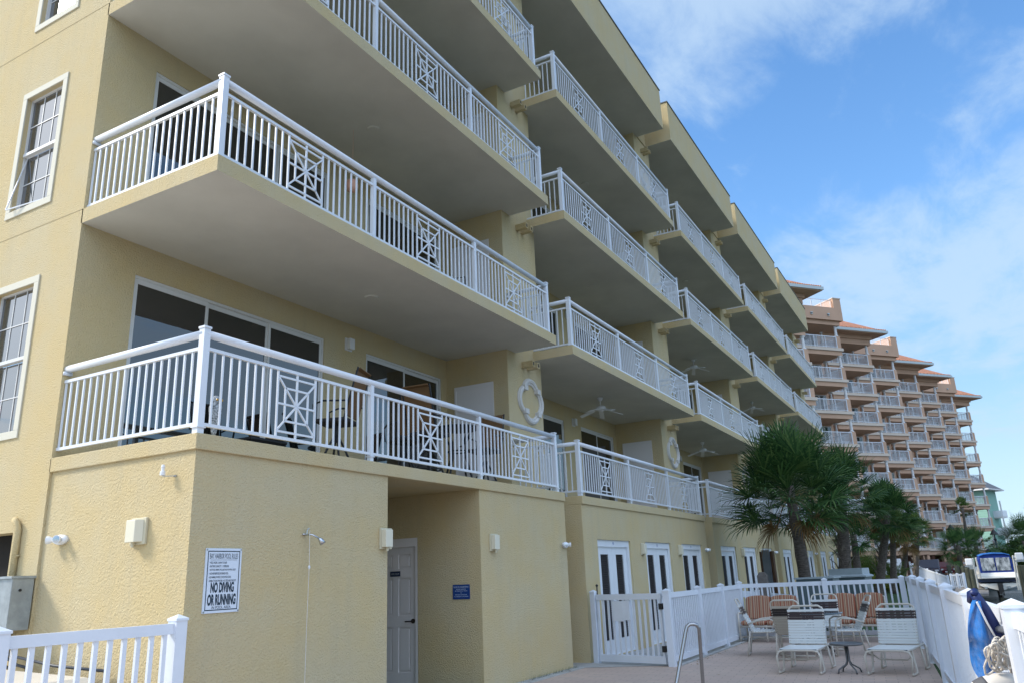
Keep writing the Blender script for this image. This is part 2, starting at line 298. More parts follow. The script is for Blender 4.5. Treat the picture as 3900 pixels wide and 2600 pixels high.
# ------------------------------------------------------------------ sheets with openings
def sheet(mb,o,u,v,U,V,holes,depth,n,mi=0):
    """rectangular wall at origin o spanned by u*U x v*V with recessed openings (u0,u1,v0,v1); n points inwards"""
    o,u,v,n=map(Vector,(o,u,v,n)); us=sorted({0,U}|{h[0] for h in holes}|{h[1] for h in holes}); vs=sorted({0,V}|{h[2] for h in holes}|{h[3] for h in holes})
    P=lambda a,b,d=0:tuple(o+u*a+v*b+n*d)
    for i in range(len(us)-1):
        for j in range(len(vs)-1):
            cu=(us[i]+us[i+1])/2; cv=(vs[j]+vs[j+1])/2
            if any(h[0]<cu<h[1] and h[2]<cv<h[3] for h in holes): continue
            mb.quad(P(us[i],vs[j]),P(us[i+1],vs[j]),P(us[i+1],vs[j+1]),P(us[i],vs[j+1]),mi=mi)
    for a,b,c,d in holes:
        mb.quad(P(a,c),P(a,d),P(a,d,depth),P(a,c,depth),mi=mi); mb.quad(P(b,c),P(b,d),P(b,d,depth),P(b,c,depth),mi=mi)
        mb.quad(P(a,d),P(b,d),P(b,d,depth),P(a,d,depth),mi=mi); mb.quad(P(a,c),P(b,c),P(b,c,depth),P(a,c,depth),mi=mi)
# ------------------------------------------------------------------ main building
B=thing('apartment_building','yellow stucco apartment block with white railed balconies along the pool deck','building')
FZ=[3.05,6.12,9.17,12.22]; SB=[5.925,8.975,12.025]
BX=[(0,8.33)]+[(9.10+9.205*i,17.53+9.205*i) for i in range(4)]
RZ0,RZ1=15.58,17.04; D=2.38; PF=.93
mb=MB()
winz=[(3.46,5.32),(6.51,8.27),(9.51,11.33),(12.56,14.38)]
sheet(mb,(0,D,0),(0,1,0),(0,0,1),13.6,RZ0,[(.82,1.66,a,b) for a,b in winz]+[(.55,5.5,0.02,2.27)],.20,(1,0,0))
mb.build('end_wall',STUC,B)
mb=MB(); sheet(mb,(.03,.033,0),(0,1,0),(0,0,1),D-.033,2.89,[],0,(1,0,0)); mb.quad((0,D,0),(.03,D,0),(.03,D,2.89),(0,D,2.89))
mb.build('lower_end_wall',STUC,B)
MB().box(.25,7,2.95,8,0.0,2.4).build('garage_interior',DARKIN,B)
for z in (6.122,9.172,12.2): MB().box(-.0035,.01,D+.02,16,z-.006,z+.004).build('control_joint',mat('joint_shadow',(.44,.36,.21),.9),B)
# ledges (first balcony floor) and slabs
for i,(x0,x1) in enumerate(BX):
    MB().box(x0,x1,0,D+.02,2.89,3.05).build('ledge',STUC,B,bevel=.008)
    for z in SB:
        MB().box(x0,x1,0,D+.02,z,z+.195,bot=1).build('balcony_slab',[STUC,SOFF],B)
    MB().box(x0,x1,0,16,RZ0,RZ1,bot=1).build('parapet',[STUC,SOFF],B)
    MB().box(x0-.02,x1+.02,-.025,16.02,RZ1,RZ1+.035).build('roof_edge',mat('dark_roof_edge',(.10,.10,.10),.6),B)
    if i<4: MB().box(x1,BX[i+1][0],.90,16,RZ0,RZ1-.06).build('roof_link',STUC,B)
# ground floor front
mb=MB()
Y0=.033
mb.quad((.03,Y0,0),(3.05,Y0,0),(3.05,Y0,2.89),(.03,Y0,2.89)); mb.quad((5.31,Y0,0),(8.33,Y0,0),(8.33,Y0,2.89),(5.31,Y0,2.89))
mb.quad((8.33,Y0,0),(8.33,.9,0),(8.33,.9,2.89),(8.33,Y0,2.89)); mb.quad((3.05,Y0,0),(3.05,3,0),(3.05,3,2.89),(3.05,Y0,2.89))
sheet(mb,(5.31,Y0,0),(0,1,0),(0,0,1),3-Y0,2.89,[(1.17,2.1,0,2.235)],.09,(1,0,0))
mb.quad((3.05,3,0),(5.31,3,0),(5.31,3,2.89),(3.05,3,2.89))
mb.build('ground_floor_wall',STUC,B)
for i,(x0,x1) in enumerate(BX[1:]):
    mb=MB(); sheet(mb,(x0,Y0,0),(1,0,0),(0,0,1),x1-x0,2.89,[(a,a+1.81,0.02,2.235) for a in (.67,3.42,6.11)],.13,(0,1,0))
    mb.quad((x0,Y0,0),(x0,.92,0),(x0,.92,2.89),(x0,Y0,2.89)); mb.quad((x1,Y0,0),(x1,.92,0),(x1,.92,2.89),(x1,Y0,2.89)); mb.build('ground_floor_wall',STUC,B)
for i in range(5):
    xe=BX[i][1]; MB().box(xe-.02,xe+.79,.9,1.1,0,3.05).build('gap_wall',STUC,B)
# recess walls + piers
D1=(.786,4.33,0,2.46); D2=(5.41,7.78,0,2.46)
HZ=[3.05,6.115,9.165,12.215]
for i in range(5):
    off=9.205*i; w0=0 if i==0 else 9.44+9.205*(i-1); w1=7.98+off
    holes=[]
    for z in HZ:
        for a,b,_,h in (D1,D2): holes.append((max(a+off,w0+.05)-w0,b+off-w0,z-3.05+.03,z-3.05+h))
    mb=MB(); sheet(mb,(w0,D,3.05),(1,0,0),(0,0,1),w1-w0,RZ0-3.05,holes,.10,(0,1,0)); mb.build('balcony_wall',STUC,B)
    MB().box(7.98+off,9.44+off,PF,D+.3,3.05,RZ0).build('pier',STUC,B,bevel=.01)
# ---- sliding doors
def slider(x0,x1,z,n):
    y=D+.06; h=2.46; fr=MB(); t=.038
    fr.box(x0,x1,y-.04,y+.06,z+h-t,z+h).box(x0,x0+t,y-.04,y+.06,z,z+h-t).box(x1-t,x1,y-.04,y+.06,z,z+h-t).box(x0+t,x1-t,y-.04,y+.06,z,z+.05)
    o=fr.build('sliding_door',DFRAME,B)
    w=(x1-x0-2*t)/n
    for k in range(n):
        a=x0+t+w*k; yy=y+(.02 if k%2 else -.01); p=MB(); s=.036
        p.box(a,a+s,yy-.015,yy+.015,z+.05,z+h-t).box(a+w-s,a+w,yy-.015,yy+.015,z+.05,z+h-t).box(a+s,a+w-s,yy-.015,yy+.015,z+h-t-.065,z+h-t).box(a+s,a+w-s,yy-.015,yy+.015,z+.05,z+.13)
        p.build('door_sash',DFRAME,o); MB().box(a+s,a+w-s,yy-.004,yy+.004,z+.13,z+h-t-.065).build('pane',GLASS,o)
    return o
proto={}
for i in range(5):
    for z in HZ:
        off=9.205*i; w0=0 if i==0 else 9.44+9.205*(i-1)+.05
        for (a,b,_,h),n in ((D1,3),(D2,2)):
            x0=max(a+off,w0); x1=b+off
            key=(n,round(x1-x0,2))
            if key not in proto: proto[key]=(slider(x0,x1,z,n),x0,z)
            else:
                o,px,pz=proto[key]; c=copy_tree(o,B); c.location=(x0-px,0,z-pz)
# ---- storage doors on pier sides
sdp=None
for i in range(5):
    for z in HZ:
        dx=9.205*i; dz=z-3.05
        if sdp is None:
            sdp=MB().box(7.955,7.98,1.27,2.16,3.09,5.30).build('storage_door',GDOOR,B)
            MB().box(7.945,7.958,1.255,1.30,3.09,5.315).box(7.945,7.958,2.13,2.175,3.09,5.315).box(7.945,7.958,1.30,2.13,5.235,5.315).build('door_frame',GDOOR,sdp)
            MB().tube([(7.94,2.06,4.1),(7.90,2.06,4.1),(7.90,1.98,4.1)],.012).build('handle',STEEL,sdp)
        else: c=copy_tree(sdp,B); c.location=(dx,0,dz)
# ---- end wall windows
def window(z0,z1):
    y0,y1=3.2,4.04; tr=MB(); e=.095
    tr.box(-.018,.0,y0-e,y1+e,z1,z1+e).box(-.018,.0,y0-e,y1+e,z0-e,z0).box(-.018,.0,y0-e,y0,z0,z1).box(-.018,.0,y1,y1+e,z0,z1)
    o=tr.build('window',TRIM,B,bevel=.004)
    x=.085; w=MB(); s=.020; zm=(z0+z1)/2
    w.box(x-.03,x+.05,y0,y0+s,z0,z1).box(x-.03,x+.05,y1-s,y1,z0,z1).box(x-.03,x+.05,y0+s,y1-s,z1-s,z1).box(x-.03,x+.05,y0+s,y1-s,z0,z0+s).box(x-.05,x+.02,y0+s,y1-s,zm-.026,zm+.018)
    w.build('window_frame',DFRAME,o)
    for (a,b,xx,nh) in ((zm+.025,z1-s,x-.005,1),(z0+s,zm-.035,x+.015,1)):
        MB().box(xx,xx+.008,y0+s,y1-s,a,b).build('pane',WGLASS,o)
        g=MB(); 
        for k in (1,2): yy=y0+s+(y1-y0-2*s)*k/3; g.box(xx-.008,xx-.001,yy-.0065,yy+.0065,a,b)
        for k in range(1,nh+1): zz=a+(b-a)*k/(nh+1); g.box(xx-.010,xx-.003,y0+s,y1-s,zz-.0065,zz+.0065)
        g.build('muntins',DFRAME,o)
    return o
wins=[window(a,b) for a,b in winz[:3]]
sc1=MB(); q=[Vector((.09,3.25,7.38)),Vector((.09,4.0,7.36)),Vector((-.085,4.0,6.51)),Vector((.06,3.28,6.56))]
for a,b in zip(q,q[1:]+q[:1]): sc1.bar(a,b,.014)
sc1.build('loose_screen_frame',ALU,wins[1])
# ---- railings
def railing(x0,x1,z,left_to,right_to,posts):
    R=thing('balcony_railing',None,None,(0,0,z)); R.parent=B
    yr=.06; L=x1-x0
    def post(x,y,h,w,cap):
        m_=MB().box(x-w/2,x+w/2,y-w/2,y+w/2,0,h); 
        if cap: m_.box(x-w/2-.008,x+w/2+.008,y-w/2-.008,y+w/2+.008,h,h+.022)
        m_.box(x-w/2-.012,x+w/2+.012,y-w/2-.012,y+w/2+.012,.058,.070); m_.build('post',ALU,R)
    hr=MB(); rl=MB(); pk=MB()
    hr.tube([(x0,yr,1.035),(x1,yr,1.035)],.042,14); 
    for zz in (.885,.10): rl.box(x0,x1,yr-.018,yr+.018,zz-.017,zz+.017)
    for k,x in enumerate(posts): post(x,yr,1.085 if k in(0,len(posts)-1) else .995,.078 if k in(0,len(posts)-1) else .06,k in(0,len(posts)-1))
    for a,b in zip(posts,posts[1:]):
        c=(a+b)/2; hw=.30; s=.02; lt=MB()
        for dx in (-hw,0,hw): lt.box(c+dx-s/2,c+dx+s/2,yr-.01,yr+.01,.117,.868)
        zc=.49; H=.315
        for dz,w in ((H,hw),(-H,hw),(0,hw),(H*.6,hw*.6),(-H*.6,hw*.6)): lt.box(c-w,c+w,yr-.009,yr+.009,zc+dz-.011,zc+dz+.011)
        for dx in (-hw*.6,hw*.6): lt.box(c+dx-s/2,c+dx+s/2,yr-.008,yr+.008,zc-H*.6,zc+H*.6)
        lt.bar((c-hw,yr,zc+H),(c+hw,yr,zc-H),.018); lt.bar((c-hw,yr+.001,zc-H),(c+hw,yr+.001,zc+H),.018); lt.lathe([(.035,-.011),(.035,.011)],(0,0,0),10) if False else None
        lt.build('lattice_panel',ALU,R)
        for (u,v) in ((a+.03,c-hw),(c+hw,b-.03)):
            n=round((v-u)/.117); pk=MB()
            for k in range(1,n): x=u+(v-u)*k/n; pk.box(x-.0095,x+.0095,yr-.0095,yr+.0095,.117,.868)
            pk.build('pickets',ALU,R)
    for X,yt in ((x0,left_to),(x1,right_to)):
        hr.tube([(X,yr,1.035),(X,yt,1.035)],.042,14)
        hr.box(X-.05,X+.05,yt-.03,yt,.96,1.0)
        for zz in (.885,.10): rl.box(X-.018,X+.018,yr,yt,zz-.017,zz+.017)
        n=round((yt-yr-.04)/.117); pk=MB()
        for k in range(1,n+(1 if yt>1.5 else 0)): y=yr+.04+(yt-yr-.04)*k/n-(.02 if k==n else 0); pk.box(X-.0095,X+.0095,y-.0095,y+.0095,.117,.868)
        pk.build('pickets',ALU,R)
    o=hr.build('handrail',ALU,R); 
    for p in o.data.polygons: p.use_smooth=len(p.vertices)==4
    rl.build('crossbars',ALU,R)
    return R
r1=railing(.055,8.09,3.05,D,PF,[.055,2.72,5.40,8.09])
for z in FZ[1:]: c=copy_tree(r1,B); c.location=(0,0,z-.055)
for i in range(1,5):
    x0=9.15+9.205*(i-1); x1=x0+8.16
    if i==1: r2=railing(x0,x1,3.05,PF,PF,[x0,x0+2.72,x0+5.44,x1]); rest=FZ[1:]
    else: rest=FZ
    for z in rest: c=copy_tree(r2,B); c.location=(9.205*(i-1),0,z-(.055 if z>4 else 0))
# ---- quatrefoil ornaments and scuppers
def quat():
    P=[]; n=64
    for k in range(n):
        a=2*math.pi*k/n; a4=(a+math.pi/4)%(math.pi/2)-math.pi/4
        base=.40+.075*math.cos(4*a); base-= .05*math.exp(-((abs(a4)-math.pi/4)/.10)**2)*-1*0
        P.append((base*math.cos(a),base*math.sin(a)))
    mb=MB(); r=[]
    pts=[(8.86+x*1.18,PF-.015,5.02+z*1.05) for x,z in P]
    mb.tube(pts,.055,8,closed=True)
    mb.tube([(8.86+x*1.02,PF-.012,5.02+z*.9) for x,z in P],.028,6,closed=True)
    for a in (45,135,225,315):
        x=8.86+.36*1.18*math.cos(R_(a)); z=5.02+.36*1.05*math.sin(R_(a)); mb.box(x-.07,x+.07,PF-.075,PF,z-.045,z+.045)
    return mb
# true quatrefoil outline: four arcs
def quat2():
    P=[]
    for q in range(4):
        ca=q*math.pi/2; cx,cz=.16*math.cos(ca),.16*math.sin(ca)
        for k in range(13):
            t=ca-R_(68)+R_(136)*k/12; P.append((cx+.27*math.cos(t),cz+.27*math.sin(t)))
    X=lambda x:8.87+x*1.12
    mb=MB(); mb.tube([(X(x),PF-.02,5.01+z) for x,z in P],.05,8,closed=True); mb.tube([(X(x*.86),PF-.012,5.01+z*.86) for x,z in P],.026,6,closed=True)
    mb.tube([(X(x*1.08),PF-.008,5.01+z*1.08) for x,z in P],.024,6,closed=True)
    for a in (45,135,225,315):
        x=X(.345*math.cos(R_(a))); z=5.01+.345*math.sin(R_(a)); mb.box(x-.07,x+.07,PF-.085,PF,z-.05,z+.05)
    return mb
qo=quat2().build('wall_ornament',PLAST,B)
sp=MB()
for x in (8.62,8.84):
    w=.052; sp.box(x-w,x+w,PF-.26,PF,5.79-.02,5.79).box(x-w,x+w,PF-.26,PF,5.67,5.69).box(x-w,x-w+.02,PF-.26,PF,5.69,5.77).box(x+w-.02,x+w,PF-.26,PF,5.69,5.77)
so_=sp.build('scupper',STUC,B)
for x in (8.62,8.84): MB().box(x-.032,x+.032,PF-.25,PF-.01,5.692,5.768).build('scupper_shade',DULLB,so_)  # solid black block set in place of the shade inside the open tube
for i in range(5):
    for k,z in enumerate(HZ):
        if i==0 and k==0: continue
        if k in (0,3): c=copy_tree(qo,B); c.location=(9.205*i,0,z-3.05)
        c=copy_tree(so_,B); c.location=(9.205*i,0,z-3.05+(.3 if k==3 else 0))
# ---- ground-floor doors
def ldoor(x,z=0):
    y=Y0+.10; f_=MB(); w=1.81
    f_.box(x,x+w,y-.06,y+.02,2.10,2.235).box(x,x+.09,y-.06,y+.02,.03,2.10).box(x+w-.09,x+w,y-.06,y+.02,.03,2.10).box(x,x+w,y-.075,y+.03,.0,.03)
    o=f_.build('louvred_door',WDOOR,B)
    for k in (0,1):
        a=x+.09+k*(w-.18)/2; b=a+(w-.18)/2-.006; l0,l1=a+.2,b-.2; lf=MB()
        lf.box(a,l0,y-.02,y+.02,.03,2.095).box(l1,b,y-.02,y+.02,.03,2.095).box(l0,l1,y-.02,y+.02,1.95,2.095).box(l0,l1,y-.02,y+.02,.03,.30)
        le=lf.build('door_leaf',WDOOR,o)
        lv=MB(); lv.box(l0,l1,y+.012,y+.018,.30,1.95)
        n=46
        for j in range(n):
            zz=.30+(1.65)*(j+.5)/n; lv.quad((l0,y-.018,zz-.010),(l1,y-.018,zz-.010),(l1,y+.011,zz+.012),(l0,y+.011,zz+.012))
        lv.build('louvre',LOUV,le)
    MB().tube([(x+w/2+.04,y-.02,1.0),(x+w/2+.04,y-.07,1.0),(x+w/2+.12,y-.07,1.0)],.01).build('handle',STEEL,o)
    MB().box(x+w/2-.05,x+w/2+.05,y-.063,y-.0601,2.14,2.20).build('number_plate',mat('plate_pale_blue',(.62,.66,.74),.5),o)
    return o
NUMT=mat('blue_lettering',(.05,.07,.25),.6)
k=0
for i in range(4):
    for a in (.67,3.42,6.11):
        x=BX[i+1][0]+a
        if k==0: ld=ldoor(x); X0=x
        else: c=copy_tree(ld,B); c.location=(x-X0,0,0)
        k+=1
for k,(x,nm) in enumerate(((BX[1][0]+.67,'93'),(BX[1][0]+3.42,'92'),(BX[1][0]+6.11,'91'))):
    text(nm,'door_number',NUMT,B,(x+.905,Y0+.036,2.145),(R_(90),0,0),h=.05)
# six panel door in the alcove, wall at X=5.31 facing -X
y0,y1=Y0+1.17,Y0+2.1
dr=MB().box(5.315,5.40,y0,y1,2.10,2.235).box(5.315,5.40,y0,y0+.05,0,2.10).box(5.315,5.40,y1-.05,y1,0,2.10).build('panel_door',GDOOR,B)
lf=MB(); X=5.355; ya,yb=y0+.05,y1-.05
holes=[]; W=yb-ya
for (za,zb) in ((.22,.88),(1.05,1.62),(1.76,1.98)):
    for (a,b) in ((.12,.36),(.47,.71)): holes.append((a,b,za,zb))
sheet(lf,(X,ya,.01),(0,1,0),(0,0,1),W,2.09,holes,.02,(1,0,0))
for a,b,c,d in holes: 
    lf.quad((X+.02,ya+a,c+.01),(X+.02,ya+b,c+.01),(X+.02,ya+b,d+.01),(X+.02,ya+a,d+.01)); lf.box(X+.004,X+.021,ya+a+.035,ya+b-.035,c+.045,d-.025)
le=lf.build('door_leaf',GDOOR,dr)
MB().lathe([(.035,0),(.035,.012)],n=14).xf(Matrix.Translation((X,ya+.07,.98))@Matrix.Rotation(R_(-90),4,'Y')).tube([(X-.01,ya+.07,.98),(X-.05,ya+.07,.98),(X-.05,ya+.19,.975)],.011).build('handle',mat('dark_bronze',(.10,.09,.08),.35,metal=.8),dr)
pl_=MB().box(X-.006,X-.001,ya+.32,ya+.52,1.655,1.735).build('name_plate',mat('navy_plate',(.01,.02,.06),.5),dr)
text('SUPPLY ROOM','lettering',mat('pale_lettering',(.55,.6,.65),.6),dr,(X-.0075,ya+.42,1.68),(R_(90),0,R_(-90)),w=.16,h=.028)
# ------------------------------------------------------------------ wall fittings
def wall_light(loc,rz,label,group):         # local: wall plane y=0, sticks out to -y
    t=thing('wall_light',label,'wall light',loc,rz,group)
    MB().box(-.115,.115,-.03,0,-.13,.13).build('back_plate',BEIGE,t,bevel=.006)
    b=MB(); b.loft([[(-.095,-.03,-.105),(.085,-.03,-.105),(.085,-.03,.11),(-.095,-.03,.11)],[(-.095,-.10,-.108),(.045,-.10,-.108),(.045,-.10,.108),(-.095,-.10,.108)]]); b.build('lamp_shade',CREAM,t,bevel=.006)
    MB().lathe([(.018,-.05),(.018,0)],(-.02,-.06,-.105),8).build('screw_knob',BEIGE,t); return t
wl=wall_light((.0,0,0),0,None,'beige box lights on the ground floor walls')
wl.location=(.03,.76,2.15); wl.rotation_euler=(0,0,R_(-90)); wl['label']='beige box light on the sunlit end wall, left of the pool rules sign'; wl['category']='wall light'
spots=[(2.99,'beige box light at the edge of the wall beside the open alcove'),(5.68,'beige box light on the wall panel right of the blue notice')]
names=['second','third','fourth','fifth']
for i in range(4):
    x0=BX[i+1][0]; w=['nearest the gate','in the second wall panel','behind the nearest palm trunk','at the far end of the block'][i]
    spots+=[(x0+3.18,'beige box light left of the second louvred door '+w),(x0+5.87,'beige box light left of the third louvred door '+w)]
for x,l in spots: copy_tree(wl,loc=(x,Y0,2.10 if x<9 else 2.07),rz=0,label=l)
bl0=None
lv=['first','second','third','fourth']
for i in range(5):
    for k,z in enumerate(HZ):
        lab='small white box light, %s balcony column, %s balcony up'%(lv[i] if i<4 else 'farthest',lv[k])
        p=(4.92+9.205*i,D,z+2.50)
        if bl0 is None:
            bl0=thing('balcony_light',lab,'wall light',p,0,'white box lights on the balcony walls')
            MB().box(-.085,.085,-.02,0,-.115,.10).build('back_plate',WPLAS,bl0); MB().box(-.065,.065,-.105,-.02,-.10,.09).build('lamp_shade',WPLAS,bl0,bevel=.012)
        else: copy_tree(bl0,loc=p,label=lab)
def emergency(loc,rz,label):
    t=thing('emergency_light',label,'emergency light',loc,rz,'twin headed emergency lights')
    b=MB(); secs=[]
    for y,s in ((0,1),(-.05,1),(-.075,.8)): secs.append([(.15*s*math.cos(a),y,.075*s*math.sin(a)) for a in [2*math.pi*k/20 for k in range(20)]])
    b.loft(secs).build('housing',WPLAS,t,smooth=True)
    for dx,rx,rzz in ((-.13,70,-50),(.05,85,25)):
        h=MB().lathe([(.03,-.02),(.055,.03),(.06,.07)],n=16).xf(Matrix.Translation((dx,-.09,0))@Matrix.Rotation(R_(rzz),4,'Z')@Matrix.Rotation(R_(90),4,'X')).build('lamp_head',WPLAS,t)
        MB().lathe([(.052,.0705),(.03,.0735),(.005,.075)],n=16).xf(Matrix.Translation((dx,-.09,0))@Matrix.Rotation(R_(rzz),4,'Z')@Matrix.Rotation(R_(90),4,'X')).build('lens',CHROME,h)
    t.scale=(.72,.72,.72); return t
e1=emergency((.03,2.03,2.14),R_(-90),'white twin headed emergency light on the end wall beside the pilaster')
emergency((8.24,Y0,2.10),0,'small emergency light at the wall corner before the white gate')
for i,l in ((1,'small emergency light at the end of the first row of three louvred doors'),(2,'small emergency light at the end of the second row of louvred doors'),(3,'small emergency light at the end of the third row of louvred doors')):
    copy_tree(e1,loc=(BX[i][1]-.13,Y0,2.1),rz=0,label=l)
t=thing('wall_bracket','small white fitting on a thin grey bracket high on the end wall','wall bracket',(.03,.40,2.67)); t.scale=(.75,.75,.75)
MB().lathe([(.035,0),(.035,.05),(.022,.06),(.022,.10),(.028,.105),(.02,.14)],(-.10,0,-.01),12).build('sensor',WPLAS,t)
MB().bar((-.10,0,-.02),(0,-.13,-.02),.02,.008).box(-.01,0,-.16,-.10,-.03,-.01).build('bracket_arm',STEEL,t)
# conduit, electrical box
t=thing('electrical_box','dull galvanised electrical box on the end wall left of the white fence post','electrical box',(0,2.64,1.24))
MB().box(-.25,-.02,-.27,.27,0,.52).build('box_body',GALV,t,bevel=.004)
MB().box(-.27,-.01,-.285,.285,.52,.545).build('box_lid',GALV,t)
MB().tube([(-.16,-.271,.40),(-.16,-.285,.40)],.014).build('knockout',DULLB,t)
tag(MB().tube([(-.03,2.78,1.80),(-.03,2.78,2.30),(-.05,2.80,2.37),(-.03,2.88,2.40),(.10,2.96,2.40)],.034,10).box(-.035,.0,2.73,2.83,2.0,2.02).build('conduit_pipe',STUC,None,smooth=True),'stucco coloured conduit bending into the dark garage opening','pipe')
for y,l in ((2.82,'yellow conduit dropping from the galvanised box, leftmost'),(2.66,'yellow conduit in the middle below the galvanised box')):
    tag(MB().tube([(-.15,y,1.24),(-.15,y,.3)],.028,8).build('conduit_pipe',STUC,None,smooth=True),l,'pipe')
for y,yy,l in ((2.74,2.6,'left grey cable hanging out of the galvanised box'),(2.58,2.2,'middle grey cable hanging out of the galvanised box'),(2.48,1.0,'right grey cable running from the galvanised box along the wall')):
    tag(MB().tube([(-.15,y,1.25),(-.15,y,1.10),(-.14,y-.03,1.0),(-.08,(y+yy)/2,.90),(-.03,yy,.86)],.016,6).tube([(-.15,y,1.19),(-.15,y,1.245)],.027,8).build('cable',BLACK if False else mat('dark_grey_cable',(.07,.075,.085),.5),None,smooth=True),l,'cable')
# tan cover
t=thing('equipment_cover','large tan fibreglass equipment cover behind the white fence','equipment cover',(-.75,1.35,0))
b=MB().loft([[(-.62,-.95,0),(.55,-.95,0),(.55,.95,0),(-.62,.95,0)],[(-.58,-.80,.68),(.50,-.80,.68),(.52,.95,.72),(-.60,.95,.72)],[(-.54,-.50,.84),(.46,-.50,.84),(.50,.95,.88),(-.58,.95,.88)]]); b.build('cover_shell',TAN,t,bevel=.03)
MB().box(-.64,.58,-.97,.97,0,.05).build('cover_base',CONC,t)
# shower
t=thing('outdoor_shower','chrome shower head with a thin pull chain on the shaded wall','shower',(1.55,Y0,2.11))
MB().tube([(0,0,0),(0,-.07,0),(.02,-.11,-.005),(.08,-.15,-.04)],.010,8).lathe([(.028,0),(.028,.012)],n=12).build('shower_arm',CHROME,t,smooth=True)
MB().tube([(.08,-.15,-.04),(.09,-.155,-.05),(.10,-.16,-.062),(.125,-.175,-.10)],[.012,.018,.026,.036],14).build('shower_head',CHROME,t,smooth=True)
MB().tube([(0,-.05,0),(0,-.05,.05),(.02,-.06,.07)],.009).build('valve_lever',CHROME,t)
MB().tube([(.0,-.09,.04),(.01,-.09,-.35),(.0,-.09,-1.0),(.0,-.09,-1.75)],.0022,5).lathe([(.008,-.37),(.014,-.35),(.008,-.33)],(.01,-.09,0),8).build('pull_chain',WPLAS,t)
# rules sign
SW=mat('sign_white',(.66,.72,.80),.35); SI=mat('sign_dark_ink',(.012,.03,.05),.5)
t=thing('pool_rules_sign','white pool rules sign reading NO DIVING OR RUNNING on the shaded wall','sign',(.45,Y0-.004,1.65))
MB().box(-.222,.222,-.008,.003,-.302,.302).build('sign_panel',SW,t,bevel=.002)
b=MB(); w,h,yy=.198,.278,-.0095
for q in ((-w,w,h-.009,h),(-w,w,-h,-h+.009),(-w,-w+.009,-h+.009,h-.009),(w-.009,w,-h+.009,h-.009)): b.quad((q[0],yy,q[2]),(q[1],yy,q[2]),(q[1],yy,q[3]),(q[0],yy,q[3]))
b.quad((-.165,yy,.190),(.165,yy,.190),(.165,yy,.193),(-.165,yy,.193)); b.build('sign_border',SI,t)
b=MB()
for sx in (-1,1):
    for sz in (-1,1): b.tube([(sx*.209,-.006,sz*.289),(sx*.209,-.013,sz*.289)],.009,8)
b.build('screw',STEEL,t)
rot=(R_(90),0,0)
text('BAY HARBOR POOL RULES','lettering',SI,t,(0,-.0098,.203),rot,w=.345,h=.050)
for k,(s,w) in enumerate((('• POOL HOURS - DAWN TO DUSK',.21),('• BATHING CAPACITY - 15 PERSONS',.235),('• NO FOOD, DRINK OR GLASS IN OR ON POOL DECK',.325),('• SHOWER BEFORE ENTERING POOL',.235),('• NO ANIMALS IN POOL OR ON POOL DECK',.27),('• SWIM AT YOUR OWN RISK - NO LIFEGUARD ON DUTY',.335))):
    text(s,'lettering',SI,t,(-.172,-.0098,.156-.034*k),rot,w=w,h=.020,bold=.01,align='LEFT')
text('NO DIVING','lettering',SI,t,(0,-.0098,-.115),rot,w=.285,h=.098,bold=.045)
text('OR RUNNING','lettering',SI,t,(-.0,-.0098,-.232),rot,w=.345,h=.104,bold=.045)
text('IN POOL AREA','lettering',SI,t,(0,-.0098,-.264),rot,w=.23,h=.026)
BS=mat('sign_blue',(.008,.045,.20),.45); LP=mat('sign_pale_letters',(.45,.55,.68),.6)
t=thing('blue_notice','small blue notice with pale lettering on the alcove wall','sign',(5.31-.004,.39,1.39),R_(-90))
MB().box(-.15,.15,-.008,.003,-.105,.105).build('sign_panel',BS,t)
for s,z,w,h in (('PLEASE DO HOUSEKEEPING',.062,.27,.019),('PLEASE DISPOSE',.030,.17,.014),('OF PERSONAL TRASH',.006,.22,.014),('AND',-.02,.035,.010),('RETURN FURNITURE',-.048,.21,.014),('TO ORIGINAL LOCATION',-.074,.25,.014)):
    text(s,'lettering',LP,t,(0,-.0098,z),rot,w=w,h=h,bold=.02)
MB().quad((-.135,-.0098,.056),(.135,-.0098,.056),(.135,-.0098,.0575),(-.135,-.0098,.0575)).build('underline',LP,t)
# ceiling plates & fans
pl0=None
for (i,k) in ((0,0),(0,1),(1,1),(1,2),(2,1),(2,2)):
    p=(4.10+9.205*i,1.2,SB[k]-.001); lab='round cover plate on the soffit under the %s balcony slab of the %s column'%(lv[k],lv[i])
    if pl0 is None: pl0=tag(MB().lathe([(.10,-.02),(.115,-.005),(.115,0)],n=20).build('ceiling_plate',SOFF,None,loc=p),lab,'ceiling plate','round cover plates on the balcony soffits')
    else: c=copy_tree(pl0,loc=p,label=lab)
def fan(p,label):
    t=thing('ceiling_fan',label,'ceiling fan',p,R_(20),'white ceiling fans under the balconies')
    MB().lathe([(.05,-.08),(.075,-.02),(.075,0)],n=16).tube([(0,0,-.06),(0,0,-.22)],.014).build('mount',WPLAS,t)
    MB().lathe([(.05,-.36),(.06,-.345),(.12,-.32),(.135,-.27),(.12,-.235),(.06,-.215)],n=20).build('motor',WPLAS,t,smooth=True)
    for k in range(5):
        a=2*math.pi*k/5; b=MB().bar((.08,0,-.325),(.22,0,-.33),.04,.012); b.loft([[(.18,-.055,-.345),(.18,.055,-.32),(.18,.055,-.312),(.18,-.055,-.337)],[(.56,-.062,-.455),(.56,.062,-.425),(.56,.062,-.417),(.56,-.062,-.447)]]); b.xf(Matrix.Rotation(a,4,'Z')).build('blade',WPLAS,t)
    return t
f0=fan((13.33,1.22,5.925),'nearest white ceiling fan, over the second balcony column')
for i,k,l in ((2,0,'white ceiling fan over the lowest balcony of the third column'),(2,1,'white ceiling fan over the second balcony up in the third column'),(3,1,'white ceiling fan over the second balcony up in the fourth column'),(3,0,'white ceiling fan over the lowest balcony behind the palm crown')):
    copy_tree(f0,loc=(4.12+9.205*i,1.22,SB[k]),label=l)
